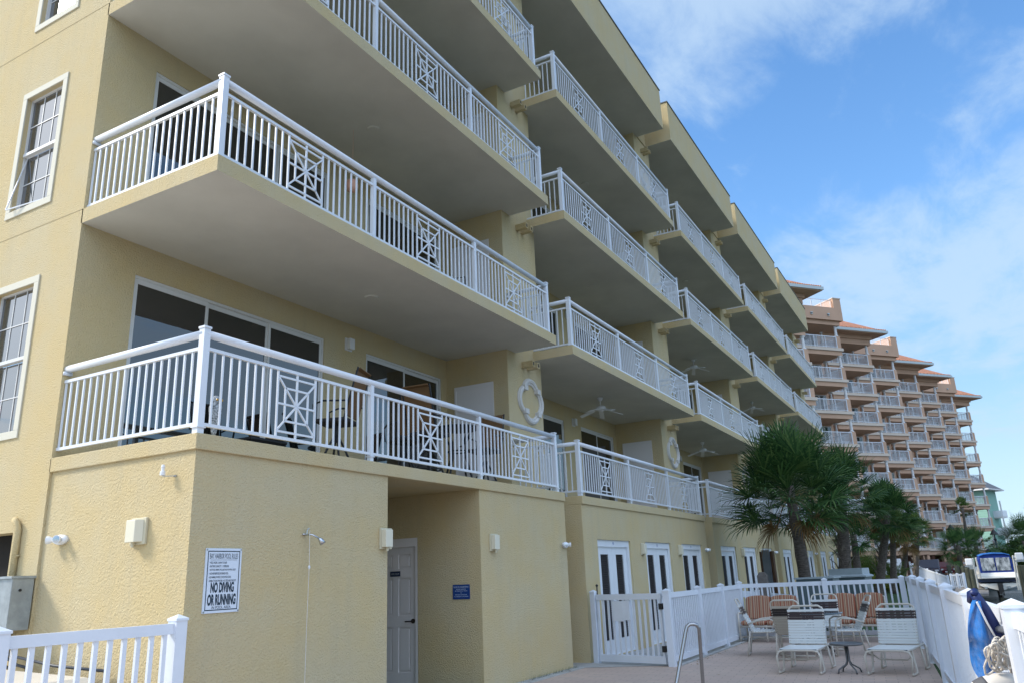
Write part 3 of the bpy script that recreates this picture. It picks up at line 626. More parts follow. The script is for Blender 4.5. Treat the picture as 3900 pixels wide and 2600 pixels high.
# ------------------------------------------------------------------ balcony furniture
def barchair(loc,rz,label):
    t=thing('bar_chair',label,'bar chair',loc,rz,'brown sling bar chairs on the lowest balcony')
    MB().box(-.25,.25,-.24,.24,.70,.76).build('seat',mat('dark_cushion',(.03,.025,.022),.8),t,bevel=.02)
    b=MB().bar((-.22,.22,.76),(-.24,.33,1.42),.45 if False else .03); 
    bk=MB().loft([[(-.23,.22,.78),(.23,.22,.78),(.23,.24,.78),(-.23,.24,.78)],[(-.23,.36,1.42),(.23,.36,1.42),(.23,.38,1.42),(-.23,.38,1.42)],[(-.23,.42,1.46),(.23,.42,1.46),(.23,.43,1.44),(-.23,.43,1.44)]]).build('backrest',BROWNF,t)
    fr=MB()
    for s in (-1,1): fr.tube([(s*.25,.2,.72),(s*.25,.24,.9),(s*.25,.40,1.46)],.014).tube([(s*.27,-.22,.74),(s*.29,-.24,.95),(s*.29,-.10,1.0),(s*.28,.28,.98)],.014)
    fr.build('frame',BLACK,t)
    l=MB(); l.tube([(0,0,.45),(0,0,.72)],.03)
    for a in range(4): c,s=math.cos(a*math.pi/2+.6),math.sin(a*math.pi/2+.6); l.tube([(.02*c,.02*s,.55),(.10*c,.10*s,.40),(.28*c,.28*s,.02)],.016)
    l.tube([(.2*math.cos(k*math.pi/8),.2*math.sin(k*math.pi/8),.18) for k in range(16)],.012,6,closed=True); l.build('base',BLACK,t); return t
b0=barchair((3.3,1.15,3.05),R_(200),'brown bar chair standing alone nearest the balcony corner')
copy_tree(b0,loc=(5.2,1.35,3.05),rz=R_(150),label='brown bar chair left of the dark round bar table')
copy_tree(b0,loc=(7.05,.95,3.05),rz=R_(280),label='dark bar chair right of the round bar table')
copy_tree(b0,loc=(5.0,.75,3.05),rz=R_(95),label='dark bar chair in front of the bar table, side on')
t=thing('bar_table','dark round bar table with a ring shelf on the lowest balcony','table',(6.15,.95,3.05))
MB().lathe([(.36,1.0),(.37,1.02),(.36,1.04)],n=28).build('table_top',BLACK,t)
l=MB()
for a in range(4): c,s=math.cos(a*math.pi/2),math.sin(a*math.pi/2); l.tube([(.30*c,.30*s,1.0),(.17*c,.17*s,.75),(.16*c,.16*s,.5),(.32*c,.32*s,0)],.018)
for r,z in ((.17,.62),(.30,.12)): l.tube([(r*math.cos(k*math.pi/10),r*math.sin(k*math.pi/10),z) for k in range(20)],.013,6,closed=True)
l.build('table_base',BLACK,t)
OWL=mat('speckled_owl',(.55,.60,.65),.7,col2=(.02,.03,.04),vscale=55)
t=thing('owl_decoy','black and white speckled owl decoy behind the corner railing','owl decoy',(.62,.50,3.05))
MB().lathe([(.02,.10),(.03,.16),(.065,.36),(.07,.42),(.055,.45),(.06,.48),(.055,.52),(.02,.545)],n=16).build('body',OWL,t,smooth=True)
b=MB(); 
for s in (-1,1): b.lathe([(.018,0),(.018,.008)],n=10).xf(Matrix.Identity(4))
b=MB().tube([(-.03,-.05,.495),(-.03,-.062,.495)],.013).tube([(.03,-.05,.495),(.03,-.062,.495)],.016); b.build('eyes',mat('amber_eye',(.45,.25,.02),.3),t)
MB().tube([(0,0,0),(0,0,.12)],.02).lathe([(.07,0),(.06,.02)],n=12).build('stand',BLACK,t)
tag(MB().lathe([(.02,-.22),(.085,-.20),(.10,-.11),(.085,-.02),(.03,0)],(3.93,1.5,8.02),16).tube([(3.93,1.5,8.02),(3.93,1.5,8.97)],.003,4).build('paper_lantern',mat('peach_lantern',(.75,.40,.28),.6),None,smooth=True),'small peach lantern hanging on the second balcony','lantern')
t=thing('storage_chest','low black chest standing against the balcony glass','chest',(2.55,1.9,3.05))
MB().box(-.32,.32,-.22,.22,0,.42).build('chest_body',DARKIN,t,bevel=.01); MB().box(-.33,.33,-.23,.23,.42,.46).build('lid',BLACK,t,bevel=.01)
t=thing('lattice_chair','black cast metal chair with a pierced round back behind the second railing','chair',(9.62,1.15,3.05),R_(-10))
b=MB().tube([(.0,.26*math.cos(k*math.pi/10),.62+.24*math.sin(k*math.pi/10)) for k in range(20)],.022,6,closed=True)
for k in range(8):
    a=k*math.pi/8; b.bar((0,.25*math.cos(a),.62+.23*math.sin(a)),(0,-.25*math.cos(a),.62-.23*math.sin(a)),.014)
for r in (.10,.17): b.tube([(.0,r*math.cos(k*math.pi/8),.62+r*math.sin(k*math.pi/8)) for k in range(16)],.011,5,closed=True)
b.build('backrest',BLACK,t); MB().lathe([(.25,.38),(.27,.40),(.25,.42)],(-.24,0,0),16).build('seat',BLACK,t)
for x,y in ((0,.2),(0,-.2),(-.44,.2),(-.44,-.2)): MB().tube([(x,y,.40),(x*1.05,y*1.15,0)],.02).build('leg',BLACK,t)
# potted things / small table items on second balcony
t=thing('dining_chair','dark metal chair on the third balcony column, second level','chair',(6.9,1.3,6.12),R_(100))
MB().box(-.22,.22,-.22,.22,.42,.46).build('seat',BLACK,t); MB().tube([(-.2,.2,.45),(-.2,.26,.95),(.2,.26,.95),(.2,.2,.45)],.014).build('backrest',BLACK,t)
for x in (-.2,.2):
    for y in (-.2,.2): MB().tube([(x,y,.42),(x*1.1,y*1.1,0)],.013).build('leg',BLACK,t)
t['label']='dark metal chair behind the second railing up on the nearest column'
# ------------------------------------------------------------------ fences
def post_mb(h,w=.127):
    m_=MB().box(-w/2,w/2,-w/2,w/2,0,h-.055).box(-w/2-.008,w/2+.008,-w/2-.008,w/2+.008,h-.055,h-.035)
    c=w/2+.008; b=len(m_.v); m_.v+=[(-c,-c,h-.035),(c,-c,h-.035),(c,c,h-.035),(-c,c,h-.035),(0,0,h)]
    for k in range(4): m_.f.append((b+k,b+(k+1)%4,b+4)); m_.mi.append(0)
    return m_
def fence(name,label,pts,h=1.31,grp=None,sp=.115,pw=.038,skip=(),postw=.115,cat='fence',m=VIN,rail=.09,endpost=(True,True)):
    t=thing(name,label,cat,(pts[0][0],pts[0][1],0),0,grp); o=Vector((pts[0][0],pts[0][1],0))
    P=[Vector((p[0],p[1],p[2] if len(p)>2 else 0))-o for p in pts]; pm=None
    for k,p in enumerate(P):
        if (k==0 and not endpost[0]) or (k==len(P)-1 and not endpost[1]): continue
        d=(P[min(k+1,len(P)-1)]-P[max(k-1,0)]); a=math.atan2(d.y,d.x)
        if pm is None: q=post_mb(h,postw).build('post',m,t); pm=q
        else: q=pm.copy(); COL.objects.link(q)
        q.parent=t; q.location=p; q.rotation_euler=(0,0,a)
    for a,b in zip(P,P[1:]):
        r=MB(); zt=h-.075-rail/2; Z=Vector((0,0,1))
        r.bar(a+Z*zt,b+Z*zt,.05,rail); r.build('rail',m,t); MB().bar(a+Z*.11,b+Z*.11,.05,rail).build('rail',m,t)
        n=max(2,round((b-a).length/sp)); pk=MB(); d=(b-a).normalized()
        for k in range(1,n): c=a+(b-a)*k/n; pk.bar(c+Z*.13,c+Z*(zt-rail/2+.01),pw,.022,upv=(d.y,-d.x,0)) if False else pk.bar(c+Z*.14,c+Z*(zt-rail/2),.03,pw,upv=tuple(d))
        pk.build('pickets',m,t)
    return t
fence('vinyl_fence','white vinyl picket fence ending at the building corner, foreground left',[(-.13,-.10),(-1.66,-.06),(-3.4,0)],h=1.365,sp=.128,pw=.038)
fence('vinyl_fence','white picket fence running from the gate along the concrete walk',[(8.77,-1.64),(10.6,-1.65),(12.4,-1.62),(14.2,-1.57)],h=1.28,endpost=(True,False))
fence('vinyl_fence','white picket fence behind the striped love seats',[(14.2,-1.57),(14.5,-3.42),(14.62,-5.0)],h=1.29,sp=.125)
XS=[12.2,9.8,7.45,5.1,2.8,.55,-1.9]
fence('vinyl_fence','long white picket fence along the water edge on the right',[(14.62,-5.10)]+[(x,-5.30+.1035*(x-12.594)-.02) for x in XS],h=1.325,sp=.12,endpost=(False,True),postw=.127)
# gate
g=thing('pool_gate','white picket gate with black hinges and latch','gate',(9.10,-.10,0),math.atan2(-1.50,-.33))
W=math.hypot(1.50,.33)-.07
post_mb(1.29,.10).build('post',VIN,g,loc=(0,0,0))
MB().box(.07,W,-.03,.03,1.10,1.20).build('rail',VIN,g); MB().box(.07,W,-.03,.03,.04,.16).build('rail',VIN,g)
b=MB()
for k in range(13): x=.10+(W-.13)*k/12; b.box(x-.019,x+.019,-.012,.012,.16,1.10)
b.box(W-.05,W-.01,-.02,.02,.16,1.10); b.box(.075,.115,-.02,.02,.16,1.10); b.build('pickets',VIN,g)
MB().box(.42,.66,-.035,.035,.73,1.08).box(.66,.80,-.032,.032,.75,1.09).build('latch_guard',VIN,g)
for z in (.28,.98): MB().box(W-.045,W+.03,-.045,-.025,z-.05,z+.05).box(W-.045,W+.03,.025,.045,z-.05,z+.05).build('hinge',BLACK,g)
MB().tube([(.06,.03,.72),(.06,.045,1.34)],.012).lathe([(.0,0),(.025,.02),(.025,.04),(.0,.06)],(.06,.045,1.33),8).tube([(.06,.03,.80),(.06,.03,.9)],.022).build('latch',BLACK,g)
# pool hand rail
tag(MB().tube([(5.17,-2.83,0),(5.26,-2.86,.19),(5.44,-2.99,.80),(5.455,-3.01,.86),(5.475,-3.04,.885),(5.50,-3.08,.888),(5.525,-3.12,.875),(5.56,-3.135,.83),(5.60,-3.12,.70),(5.74,-3.06,.14),(5.77,-3.05,0)],.024,12).build('pool_handrail',STEEL,None,smooth=True),'bare steel inverted U handrail beside the pool','handrail')
# ------------------------------------------------------------------ deck furniture
def chaise(label,loc,rz):
    t=thing('chaise_lounge',label,'lounge chair',loc,rz,'strap lounge chairs facing the pool')
    w=.27; fr=MB()
    fr.tube([(-.02,-w-.03,.05),(0.0,-w-.05,.25),(.02,-w-.02,.315),(.03,-w+.06,.335),(.03,w-.06,.335),(.02,w+.02,.315),(0.0,w+.05,.25),(-.02,w+.03,.05)],.016,8)
    for s in (-1,1):
        fr.tube([(.03,s*w,.335),(.35,s*w,.33),(.80,s*w,.345),(1.15,s*w,.345)],.016)
        fr.tube([(-.02,s*(w+.03),.05),(-.02,s*(w+.03),.02),(.25,s*(w+.03),.02),(.28,s*(w+.03),.06),(.27,s*w,.33)],.016)
        fr.tube([(.86,s*w,.34),(.84,s*(w+.04),.06),(.84,s*(w+.04),.02),(1.08,s*(w+.04),.02),(1.10,s*(w+.03),.33)],.016)
    fr.tube([(.30,-w,.25),(.30,-w*.7,.19),(.30,w*.7,.19),(.30,w,.25)],.011).tube([(1.1,-w,.33),(1.1,w,.33)],.011)
    fr.build('frame',CFR,t,smooth=True)
    bf=MB(); bt=.075
    P=lambda s,h:(.78+.16*h/.56,s,.36+h)
    bf.tube([P(-w,0),P(-w,.50),(.78+.16,-w+.015,.90),(.78+.165,-w+.07,.935),(.78+.165,w-.07,.935),(.78+.16,w-.015,.90),P(w,.50),P(w,0)],.016,8); bf.build('backrest_frame',CFR,t,smooth=True)
    st=MB(); n=14
    for k in range(12): x=.07+k*.058; st.box(x-.0265,x+.0265,-w-.014,w+.014,.343,.356)
    st.build('seat_straps',STRAP,t,bevel=.004)
    st=MB(); sb=MB()
    for k in range(13):
        h=.03+k*.0395; target=sb if k in (9,10,11) else st; x,_,z=P(0,h); j=random.uniform(-.0012,.0012)
        target.box(x-.018,x-.010,-w-.016,w+.016,z-.0170+j,z+.0170+j).box(x+.010,x+.018,-w-.016,w+.016,z-.0170+j,z+.0170+j).box(x-.018,x+.018,-w-.018,-w-.012,z-.0170+j,z+.0170+j).box(x-.018,x+.018,w+.012,w+.018,z-.0170+j,z+.0170+j)
    st.build('backrest_straps',STRAP,t); sb.build('backrest_straps',BSTRAP,t)['label']='dark brown straps near the top'
    MB().box(.03,.048,-w+.0,w-.0,.338,.352).build('seat_edge',mat('slate_edge',(.08,.10,.12),.5),t)
    return t
l1=chaise('white strap lounge chair with raised back left of the small round table',(8.03,-3.87,0),R_(-2)); copy_tree(l1,loc=(8.06,-5.11,0),rz=R_(-8),label='white strap lounge chair with raised back nearest the water side fence')
def strapchair(label,loc,rz,sm,bm):
    t=thing('strap_chair',label,'chair',loc,rz,'strap dining chairs around the glass table'); w=.24; fr=MB()
    # faces -x ; origin at the centre on the ground
    P=lambda s,h:(.20+.26*h/.55,s,.42+h)
    for s in (-1,1):
        fr.tube([(-.24,s*(w+.04),.02),(-.22,s*(w+.04),.40),(-.20,s*(w+.05),.60),(-.12,s*(w+.05),.645),(.10,s*(w+.05),.62),(.28,s*(w+.03),.56)],.015)
        fr.tube([(.26,s*w,.44),(.34,s*(w+.02),.02)],.015); fr.tube([(-.24,s*w,.42),(.24,s*w,.41)],.015)
    fr.tube([(-.24,-w-.04,.02),(-.24,w+.04,.02)],.015).tube([(.34,-w-.02,.02),(.34,w+.02,.02)],.015)
    fr.build('frame',CFR,t,smooth=True)
    MB().tube([P(-w,0),P(-w,.50),P(-w+.02,.55),P(-w+.07,.58),P(w-.07,.58),P(w-.02,.55),P(w,.50),P(w,0)],.015).build('backrest_frame',CFR,t,smooth=True)
    st=MB()
    for k in range(8): x=-.21+k*.057; st.box(x-.024,x+.024,-w-.013,w+.013,.405,.435)
    st.build('seat_straps',sm,t,bevel=.006); st=MB(); sb=MB()
    for k in range(11):
        h=.03+k*.043; tg=sb if k in (7,8,9) else st; x,_,z=P(0,h); tg.bar((x,-w-.014,z),(x,w+.014,z),.03,.040)
    st.build('backrest_straps',sm,t); q=sb.build('backrest_straps',bm,t); q['label']='dark brown straps near the top'; return t
BK2=mat('near_black_strap',(.018,.012,.012),.35)
strapchair('strap chair in profile facing right in front of the left striped love seat',(10.85,-2.80,0),R_(98),STRAP,BSTRAP)
strapchair('tan backed strap chair seen from behind beside the left lounge chair',(10.25,-3.42,0),R_(178),TSTRAP,BK2)
strapchair('strap chair in profile facing left in front of the right striped love seat',(10.95,-4.20,0),R_(-72),STRAP,BK2)
strapchair('strap chair facing the viewer behind the left lounge chair',(11.95,-3.72,0),R_(5),STRAP,BSTRAP)
t=thing('glass_table','round glass topped patio table behind the lounge chairs','table',(11.15,-3.55,0))
MB().lathe([(.60,.69),(.62,.705),(.60,.72)],n=36).build('table_top',mat('grey_glass',(.10,.13,.14),.1),t)
b=MB()
for k in range(4): a=k*math.pi/2+.5; b.tube([(.08*math.cos(a),.08*math.sin(a),.69),(.06*math.cos(a),.06*math.sin(a),.35),(.40*math.cos(a),.40*math.sin(a),.02)],.02)
b.build('table_base',BLACK,t)
t=thing('side_table','small round grey metal side table between the lounge chairs','table',(8.33,-4.53,0),R_(15))
MB().lathe([(.20,.39),(.235,.395),(.24,.415),(.23,.425),(.22,.418)],n=32).build('table_top',GREYM,t,smooth=True)
for k in range(4): a=k*math.pi/2+.4; MB().tube([(.02*math.cos(a),.02*math.sin(a),.39),(.022*math.cos(a),.022*math.sin(a),.17),(.05*math.cos(a),.05*math.sin(a),.12),(.17*math.cos(a),.17*math.sin(a),.055),(.19*math.cos(a),.19*math.sin(a),0)],.012).build('leg',GREYM,t,smooth=True)
def loveseat(label,loc,rz):
    t=thing('love_seat',label,'love seat',loc,rz,'striped two seat gliders'); W=.60
    fr=MB()
    for s in (-1,1): fr.tube([(-.24,s*W,.0),(-.24,s*W,.58),(-.20,s*W,.61),(.22,s*W,.60)],.022).tube([(.26,s*W,0),(.26,s*W,.62)],.022).tube([(-.24,s*W,.10),(.26,s*W,.10)],.018)
    fr.tube([(-.24,-W,.33),(-.24,W,.33)],.022).tube([(-.10,-W,.10),(-.10,W,.10)],.018).tube([(.28,-W,.33),(.36,-W+.02,.88),(.36,-.3,.94),(.36,0,.86),(.36,.3,.94),(.36,W-.02,.88),(.28,W,.33)],.018)
    fr.tube([(-.24,-.0,.33),(-.24,-.0,.02)],.02)
    fr.build('frame',CFR,t,smooth=True)
    for s in (-1,1):
        MB().box(-.27,.27,s*.29-.275,s*.29+.275,.35,.45).build('seat_cushion',STRIPE,t,bevel=.045)
        out=[]; n=9
        for k in range(n+1): y=-.27+.54*k/n; out.append((y,.90+.06*math.sqrt(max(0,1-(y/.29)**2))))
        prof=[(-.265,.46),(-.28,.70),(-.275,.86)]+[(y,z) for y,z in out]+[(.275,.86),(.28,.70),(.265,.46)]
        def sec(dx,sc_): return [(.24+dx+.10*(z-.46)/.5,s*.285+y*sc_,.70+(z-.70)*sc_) for y,z in prof]
        MB().loft([sec(-.045,.90),sec(-.03,1.0),sec(.03,1.0),sec(.045,.92)]).build('back_cushion',STRIPE,t)
    return t
s1=loveseat('orange striped love seat left, in front of the fence corner',(13.62,-2.28,0),R_(-5)); copy_tree(s1,loc=(13.80,-4.02,0),rz=R_(-8),label='orange striped love seat right, behind the right lounge chair')
# ------------------------------------------------------------------ skimmer net, rope, ring on the water side fence
t=thing('skimmer_net','blue pool skimmer net on a grey pole leaning on the water side fence','skimmer net')
d=5.0; A=at(3712,2262,d); Bm=at(3792,2392,d-.02); Cb=at(3862,2538,d-.05)
fr=MB().tube([A,at(3752,2320,d),Bm,at(3830,2460,d-.03),Cb],[.030,.034,.036,.032,.022],10).tube([at(3695,2290,d+.05),at(3700,2262,d+.03),at(3713,2255,d),A],[.02,.03,.03,.028],8).tube([Cb,at(3866,2560,d),at(3855,2575,d+.05)],.02,8)
fr.build('net_frame',mat('navy_plastic',(.008,.02,.10),.4),t,smooth=True)
MB().tube([Bm,at(3838,2398,d-.15),at(3912,2424,d-.55),at(4100,2490,d-1.6)],.021,12).build('pole',mat('grey_anodised_pole',(.30,.33,.36),.35,metal=.6),t,smooth=True)
bag=MB(); rows=[]
L_=[(3700,2268),(3672,2370),(3680,2430),(3698,2450),(3702,2540),(3735,2592)]
top=[A,at(3745,2310,d),at(3780,2375,d),at(3805,2420,d),at(3825,2475,d),at(3845,2520,d)]
top2=[(3716,2275),(3745,2320),(3775,2380),(3800,2430),(3815,2480),(3790,2560)]
for k in range(6):
    row=[]
    for j in range(9):
        s=j/8; lp=at(*L_[k],d+.02+.03*math.sin(k*2.1)); rp=at(*top2[k],d+.02); p=lp.lerp(rp,s)+(-f)*(.05*math.sin(math.pi*s)+.03*math.sin(11*s+k*1.3)); row.append(p)
    rows.append(row)
bag.v=[tuple(p) for row in rows for p in row]
for k in range(5):
    for j in range(8): a=k*9+j; bag.f.append((a,a+1,a+10,a+9)); bag.mi.append(0)
NETM=mat('blue_net_mesh',(.02,.20,.62),.7,var=.35,vscale=14)
_nt=NETM.node_tree; _tr=_nt.nodes.new('ShaderNodeBsdfTransparent'); _mx=_nt.nodes.new('ShaderNodeMixShader'); _n=_nt.nodes.new('ShaderNodeTexNoise'); _n.inputs['Scale'].default_value=9
_r=_nt.nodes.new('ShaderNodeMapRange'); _r.inputs[1].default_value=.35; _r.inputs[2].default_value=.65; _r.inputs[3].default_value=.05; _r.inputs[4].default_value=.38
_nt.links.new(_n.outputs[0],_r.inputs[0]); _nt.links.new(_r.outputs[0],_mx.inputs[0]); _nt.links.new(_nt.nodes['Principled BSDF'].outputs[0],_mx.inputs[1]); _nt.links.new(_tr.outputs[0],_mx.inputs[2]); _nt.links.new(_mx.outputs[0],_nt.nodes['Material Output'].inputs[0])
bo=bag.build('net_bag',NETM,t,smooth=True); so2=bo.modifiers.new('thick','SOLIDIFY'); so2.thickness=.006; sb2=bo.modifiers.new('smooth','SUBSURF'); sb2.levels=2; sb2.render_levels=2
MB().tube([at(3720,2290,d-.05),at(3760,2370,d-.06),at(3800,2440,d-.06),at(3822,2490,d-.06)],.006,6).build('net_rib',WPLAS,t)
t2=thing('rope_coil','tangled white rope coil hanging by the blue net','rope'); rm=MB(); rnd=random.Random(3)
for k in range(13):
    cx,cy=3790+rnd.uniform(-14,22),2490+rnd.uniform(-24,34); a,b2=rnd.uniform(14,26),rnd.uniform(30,62); ph=rnd.uniform(-.7,.5); dd=4.86+rnd.uniform(-.05,.05)
    pts=[]
    for j in range(20):
        th=2*math.pi*j/20; x=a*math.cos(th); y=b2*math.sin(th); wv=rnd.uniform(-2,2)
        pts.append(at(cx+x*math.cos(ph)-y*math.sin(ph)+wv,cy+x*math.sin(ph)+y*math.cos(ph),dd+.03*math.sin(th)))
    rm.tube(pts,.0062,6,closed=True)
for x0_,x1_ in ((3828,3842),(3836,3850)): rm.tube([at(x0_,2430,4.88),at(x1_,2500,4.88),at(x1_+8,2560,4.88)],.005,5)
rm.tube([at(3780,2480,4.82),at(3815,2484,4.8),at(3850,2500,4.8),at(3862,2530,4.8),at(3842,2548,4.8)],.0065,6)
rm.build('rope_loops',mat('white_rope',(.62,.58,.52),.8,bump=.5,bscale=160),t2,smooth=True)
t3=thing('life_ring','white life ring with a dark band below the rope coil','life ring'); c0=at(3808,2712,5.0); ex=CR; ey=(CU*.97-f*.25).normalized()
MB().tube([c0+ex*.225*math.cos(a)+ey*.225*math.sin(a) for a in [2*math.pi*k/36 for k in range(36)]],.06,14,closed=True).build('ring',mat('white_foam',(.72,.68,.62),.6),t3,smooth=True)
for a0 in (118,30,208,300):
    MB().tube([c0+ex*.225*math.cos(R_(a0+k*3))+ey*.225*math.sin(R_(a0+k*3)) for k in range(6)],.062,14).build('band',mat('dark_band',(.10,.10,.11),.6),t3,smooth=True)
# ------------------------------------------------------------------ things behind the back fence
t=thing('panel_post','brown timber post pair holding a tall grey panel by the third wall bay','post',(19.6,-1.15,0),R_(-10))
for y in (-.14,.14): MB().box(-.07,.07,y-.06,y+.06,0,2.02).build('timber',WOODB,t)
MB().box(-.14,-.075,-.12,.10,1.0,2.06).build('panel',mat('slate_grey_panel',(.22,.25,.28),.4,metal=.3,var=.2),t)
t=thing('bollard','weathered grey timber post with a chamfered top behind the fence','post',(17.3,-1.45,0)); MB().loft([[(-.12,-.12,0),(.12,-.12,0),(.12,.12,0),(-.12,.12,0)],[(-.12,-.12,1.36),(.12,-.12,1.36),(.12,.12,1.36),(-.12,.12,1.36)],[(-.06,-.06,1.45),(.06,-.06,1.45),(.06,.06,1.45),(-.06,.06,1.45)]]).build('post_body',mat('grey_timber',(.20,.18,.165),.9,bump=.5,bscale=30,var=.3,vscale=8),t)
t=thing('utility_cabinet','pale grey utility cabinet with an overhanging lid right of the near palm','utility cabinet',(22.6,-3.0,0),R_(-6))
MB().box(-.5,.5,-.52,.52,0,1.17).build('cabinet_body',DGREEN,t,bevel=.01); MB().loft([[(-.55,-.57,1.17),(.55,-.57,1.17),(.55,.57,1.17),(-.55,.57,1.17)],[(-.55,-.57,1.21),(.55,-.57,1.21),(.55,.57,1.21),(-.55,.57,1.21)],[(-.5,-.47,1.25),(.5,-.47,1.25),(.5,.52,1.25),(-.5,.52,1.25)],[(-.5,-.47,1.43),(.5,-.47,1.43),(.5,.52,1.43),(-.5,.52,1.43)]]).build('cabinet_lid',LGREY,t)
t=thing('utility_cabinet','dark slate utility cabinet just behind the back fence middle post','utility cabinet',(17.7,-2.62,0),R_(-4))
MB().box(-.4,.4,-.62,.30,0,1.23).build('cabinet_body',DGREEN,t,bevel=.01); MB().box(-.44,.44,-.66,.34,1.23,1.27).build('cabinet_lid',LGREY,t)
fence('ramp_railing','white sloping railing behind the fence by the louvred doors',[(15.6,-.75,.0),(17.2,-1.3,-.12),(19.5,-2.2,-.35)],h=1.15,sp=.5,rail=.16,cat='railing')
# ------------------------------------------------------------------ palms
def fan_leaf(mb,base,dirv,plen,size,rnd,droop=1.0):
    d=dirv.normalized(); tip=base+d*plen+Vector((0,0,-.16*plen*droop))
    mid=base+d*plen*.5+Vector((0,0,.03*plen)); side=d.cross(Vector((0,0,1)))
    side=side.normalized() if side.length>.1 else Vector((1,0,0)); nrm=side.cross(d)
    mb.bar(base,mid,.022,.012); mb.bar(mid,tip,.016,.010)
    tw=rnd.uniform(-.5,.5); side=(side*math.cos(tw)+nrm*math.sin(tw)).normalized(); nrm=side.cross(d).normalized()
    n=24
    for k in range(n):
        a=R_(-118+236*k/(n-1))+rnd.uniform(-.03,.03); L=size*(.62+.38*math.cos(a*.72))*rnd.uniform(.88,1.1)
        u=(d*math.cos(a)+side*math.sin(a)+nrm*(.22+.1*rnd.random())).normalized(); w=.019+.007*rnd.random()
        q=u.cross(nrm).normalized()*w
        p0=tip; p1=tip+u*L*.42; g=Vector((0,0,-1)); p2=tip+u*L*.76+g*L*.10*droop; p3=tip+u*L*.94+g*L*(.26+.15*rnd.random())*droop
        b=len(mb.v); mb.v+=[tuple(p0-q*.3),tuple(p0+q*.3),tuple(p1-q),tuple(p1+q),tuple(p2-q*.75),tuple(p2+q*.75),tuple(p3)]
        mb.f+=[(b,b+1,b+3,b+2),(b+2,b+3,b+5,b+4),(b+4,b+5,b+6)]; mb.mi+=[0,0,0]
def palm(label,base,top,r0,crown,rnd,leaf=LEAF,nleaf=46,dead=5,boots=False,name='palm_tree',lo=-35,seg=12,full=1.0):
    base=Vector(base); top=Vector(top); o=base.copy(); t=thing(name,label,'palm tree',o); T=top-o
    mb=MB(); pts=[]; rr=[]
    for k in range(seg+1):
        s=k/seg; p=Vector((T.x*s,T.y*s,T.z*s))+Vector((.04*math.sin(s*5),.04*math.cos(s*4)-.04,0))*r0*3; pts.append(p); rr.append(r0*(1.15-.35*s+ .25*max(0,.1-s)*4)*(1+.05*math.sin(k*2.3)))
    mb.tube(pts,rr,14); mb.build('trunk',TRUNK,t,smooth=True)
    if boots:
        bm=MB(); 
        for k in range(int(26*boots)):
            s=1-.55*boots*k/(26*boots)*1.0; a=k*2.4; p=Vector((T.x*s,T.y*s,T.z*s)); rr_=r0*.85; c=Vector((math.cos(a),math.sin(a),0)); tq=Vector((-math.sin(a),math.cos(a),0))
            for sg in (-1,1): bm.bar(p+c*rr_*.9+tq*sg*.06,p+c*(rr_+.10)+tq*sg*.015+Vector((0,0,.26)),.035,.02)
            bm.bar(p+c*(rr_+.09)+Vector((0,0,.24)),p+c*(rr_+.20+.1*rnd.random())+Vector((0,0,.42)),.03,.018)
        bm.build('leaf_boots',BOOT,t)
    cm=MB(); R=crown
    for k in range(nleaf):
        s=(k+.5)/nleaf; el=R_(88-(88-lo)*s**.85)+rnd.uniform(-.12,.12); az=k*2.399+rnd.uniform(-.25,.25)
        d=Vector((math.cos(el)*math.cos(az),math.cos(el)*math.sin(az),math.sin(el)))
        fan_leaf(cm,T+Vector((0,0,-.1-.25*s*R/2)),d,R*rnd.uniform(.40,.66)*full,R*rnd.uniform(.40,.52),rnd,droop=.15+.55*s)
    cm.build('crown',leaf,t)
    if dead:
        dm=MB()
        for k in range(dead):
            az=k*2.1+rnd.uniform(-.4,.4); el=R_(rnd.uniform(-62,-32)); d=Vector((math.cos(el)*math.cos(az),math.cos(el)*math.sin(az),math.sin(el)))
            fan_leaf(dm,T+Vector((0,0,-.25)),d,R*.40,R*.34,rnd,droop=1.4)
        dm.build('dry_fronds',DEAD,t)
    return t
rnd=random.Random(11)
G=lambda x,y:(x,y,-.03)
palm('nearest tall palm with a bare trunk and the biggest dark crown',G(19.19,-2.24),(18.1,-2.27,3.72),.165,2.15,rnd,nleaf=98,dead=6,lo=-26)
palm('thick trunked palm with grey leaf boots just behind the nearest palm',G(27.3,-2.15),(26.6,-2.55,4.25),.22,1.95,rnd,nleaf=70,dead=4,boots=1.6)
palm('slim dark palm half hidden between the two booted palms',G(35.5,-1.7),(34.9,-1.85,2.9),.17,1.25,rnd,nleaf=34,dead=2)
palm('palm with split leaf boots and a wide drooping dark crown, third booted from the left',G(38.1,-2.2),(37.3,-3.25,3.95),.19,1.75,rnd,nleaf=74,dead=5,boots=1.4)
palm('slim palm with a smooth trunk in front of the croton hedge',G(43.2,-2.5),(42.3,-3.0,3.35),.16,1.5,rnd,leaf=LEAFY,nleaf=38,dead=3)
palm('yellowing palm over the garage entrance of the pink building',G(47.5,-2.6),(47.0,-3.4,3.2),.15,1.6,rnd,leaf=LEAFY,nleaf=38,dead=3)
palm('short booted palm standing by the white dock gate',G(55.4,-2.9),(54.6,-3.6,3.7),.17,1.35,rnd,leaf=LEAFY,nleaf=36,dead=3,boots=1.6)
palm('bushy low palm in front of the pink building beside the pilings, left stem',(66.2,-5.4,-.03),(65.5,-5.7,2.6),.2,1.8,rnd,nleaf=44,dead=3,boots=.7)
palm('bushy low palm in front of the pink building beside the pilings, right stem',(68.5,-6.6,-.03),(68.0,-6.9,2.7),.18,1.8,rnd,nleaf=40,dead=3)
palm('single young palm top rising above the bushy palms',(70,-6.2,0),(69.6,-6.5,5.6),.12,1.1,rnd,leaf=LEAFY,nleaf=14,dead=0)
palm('dark palm at the right edge behind the boat, front',(84,-10.6,0),(83.5,-10.9,3.0),.2,3.0,rnd,nleaf=52,dead=4)
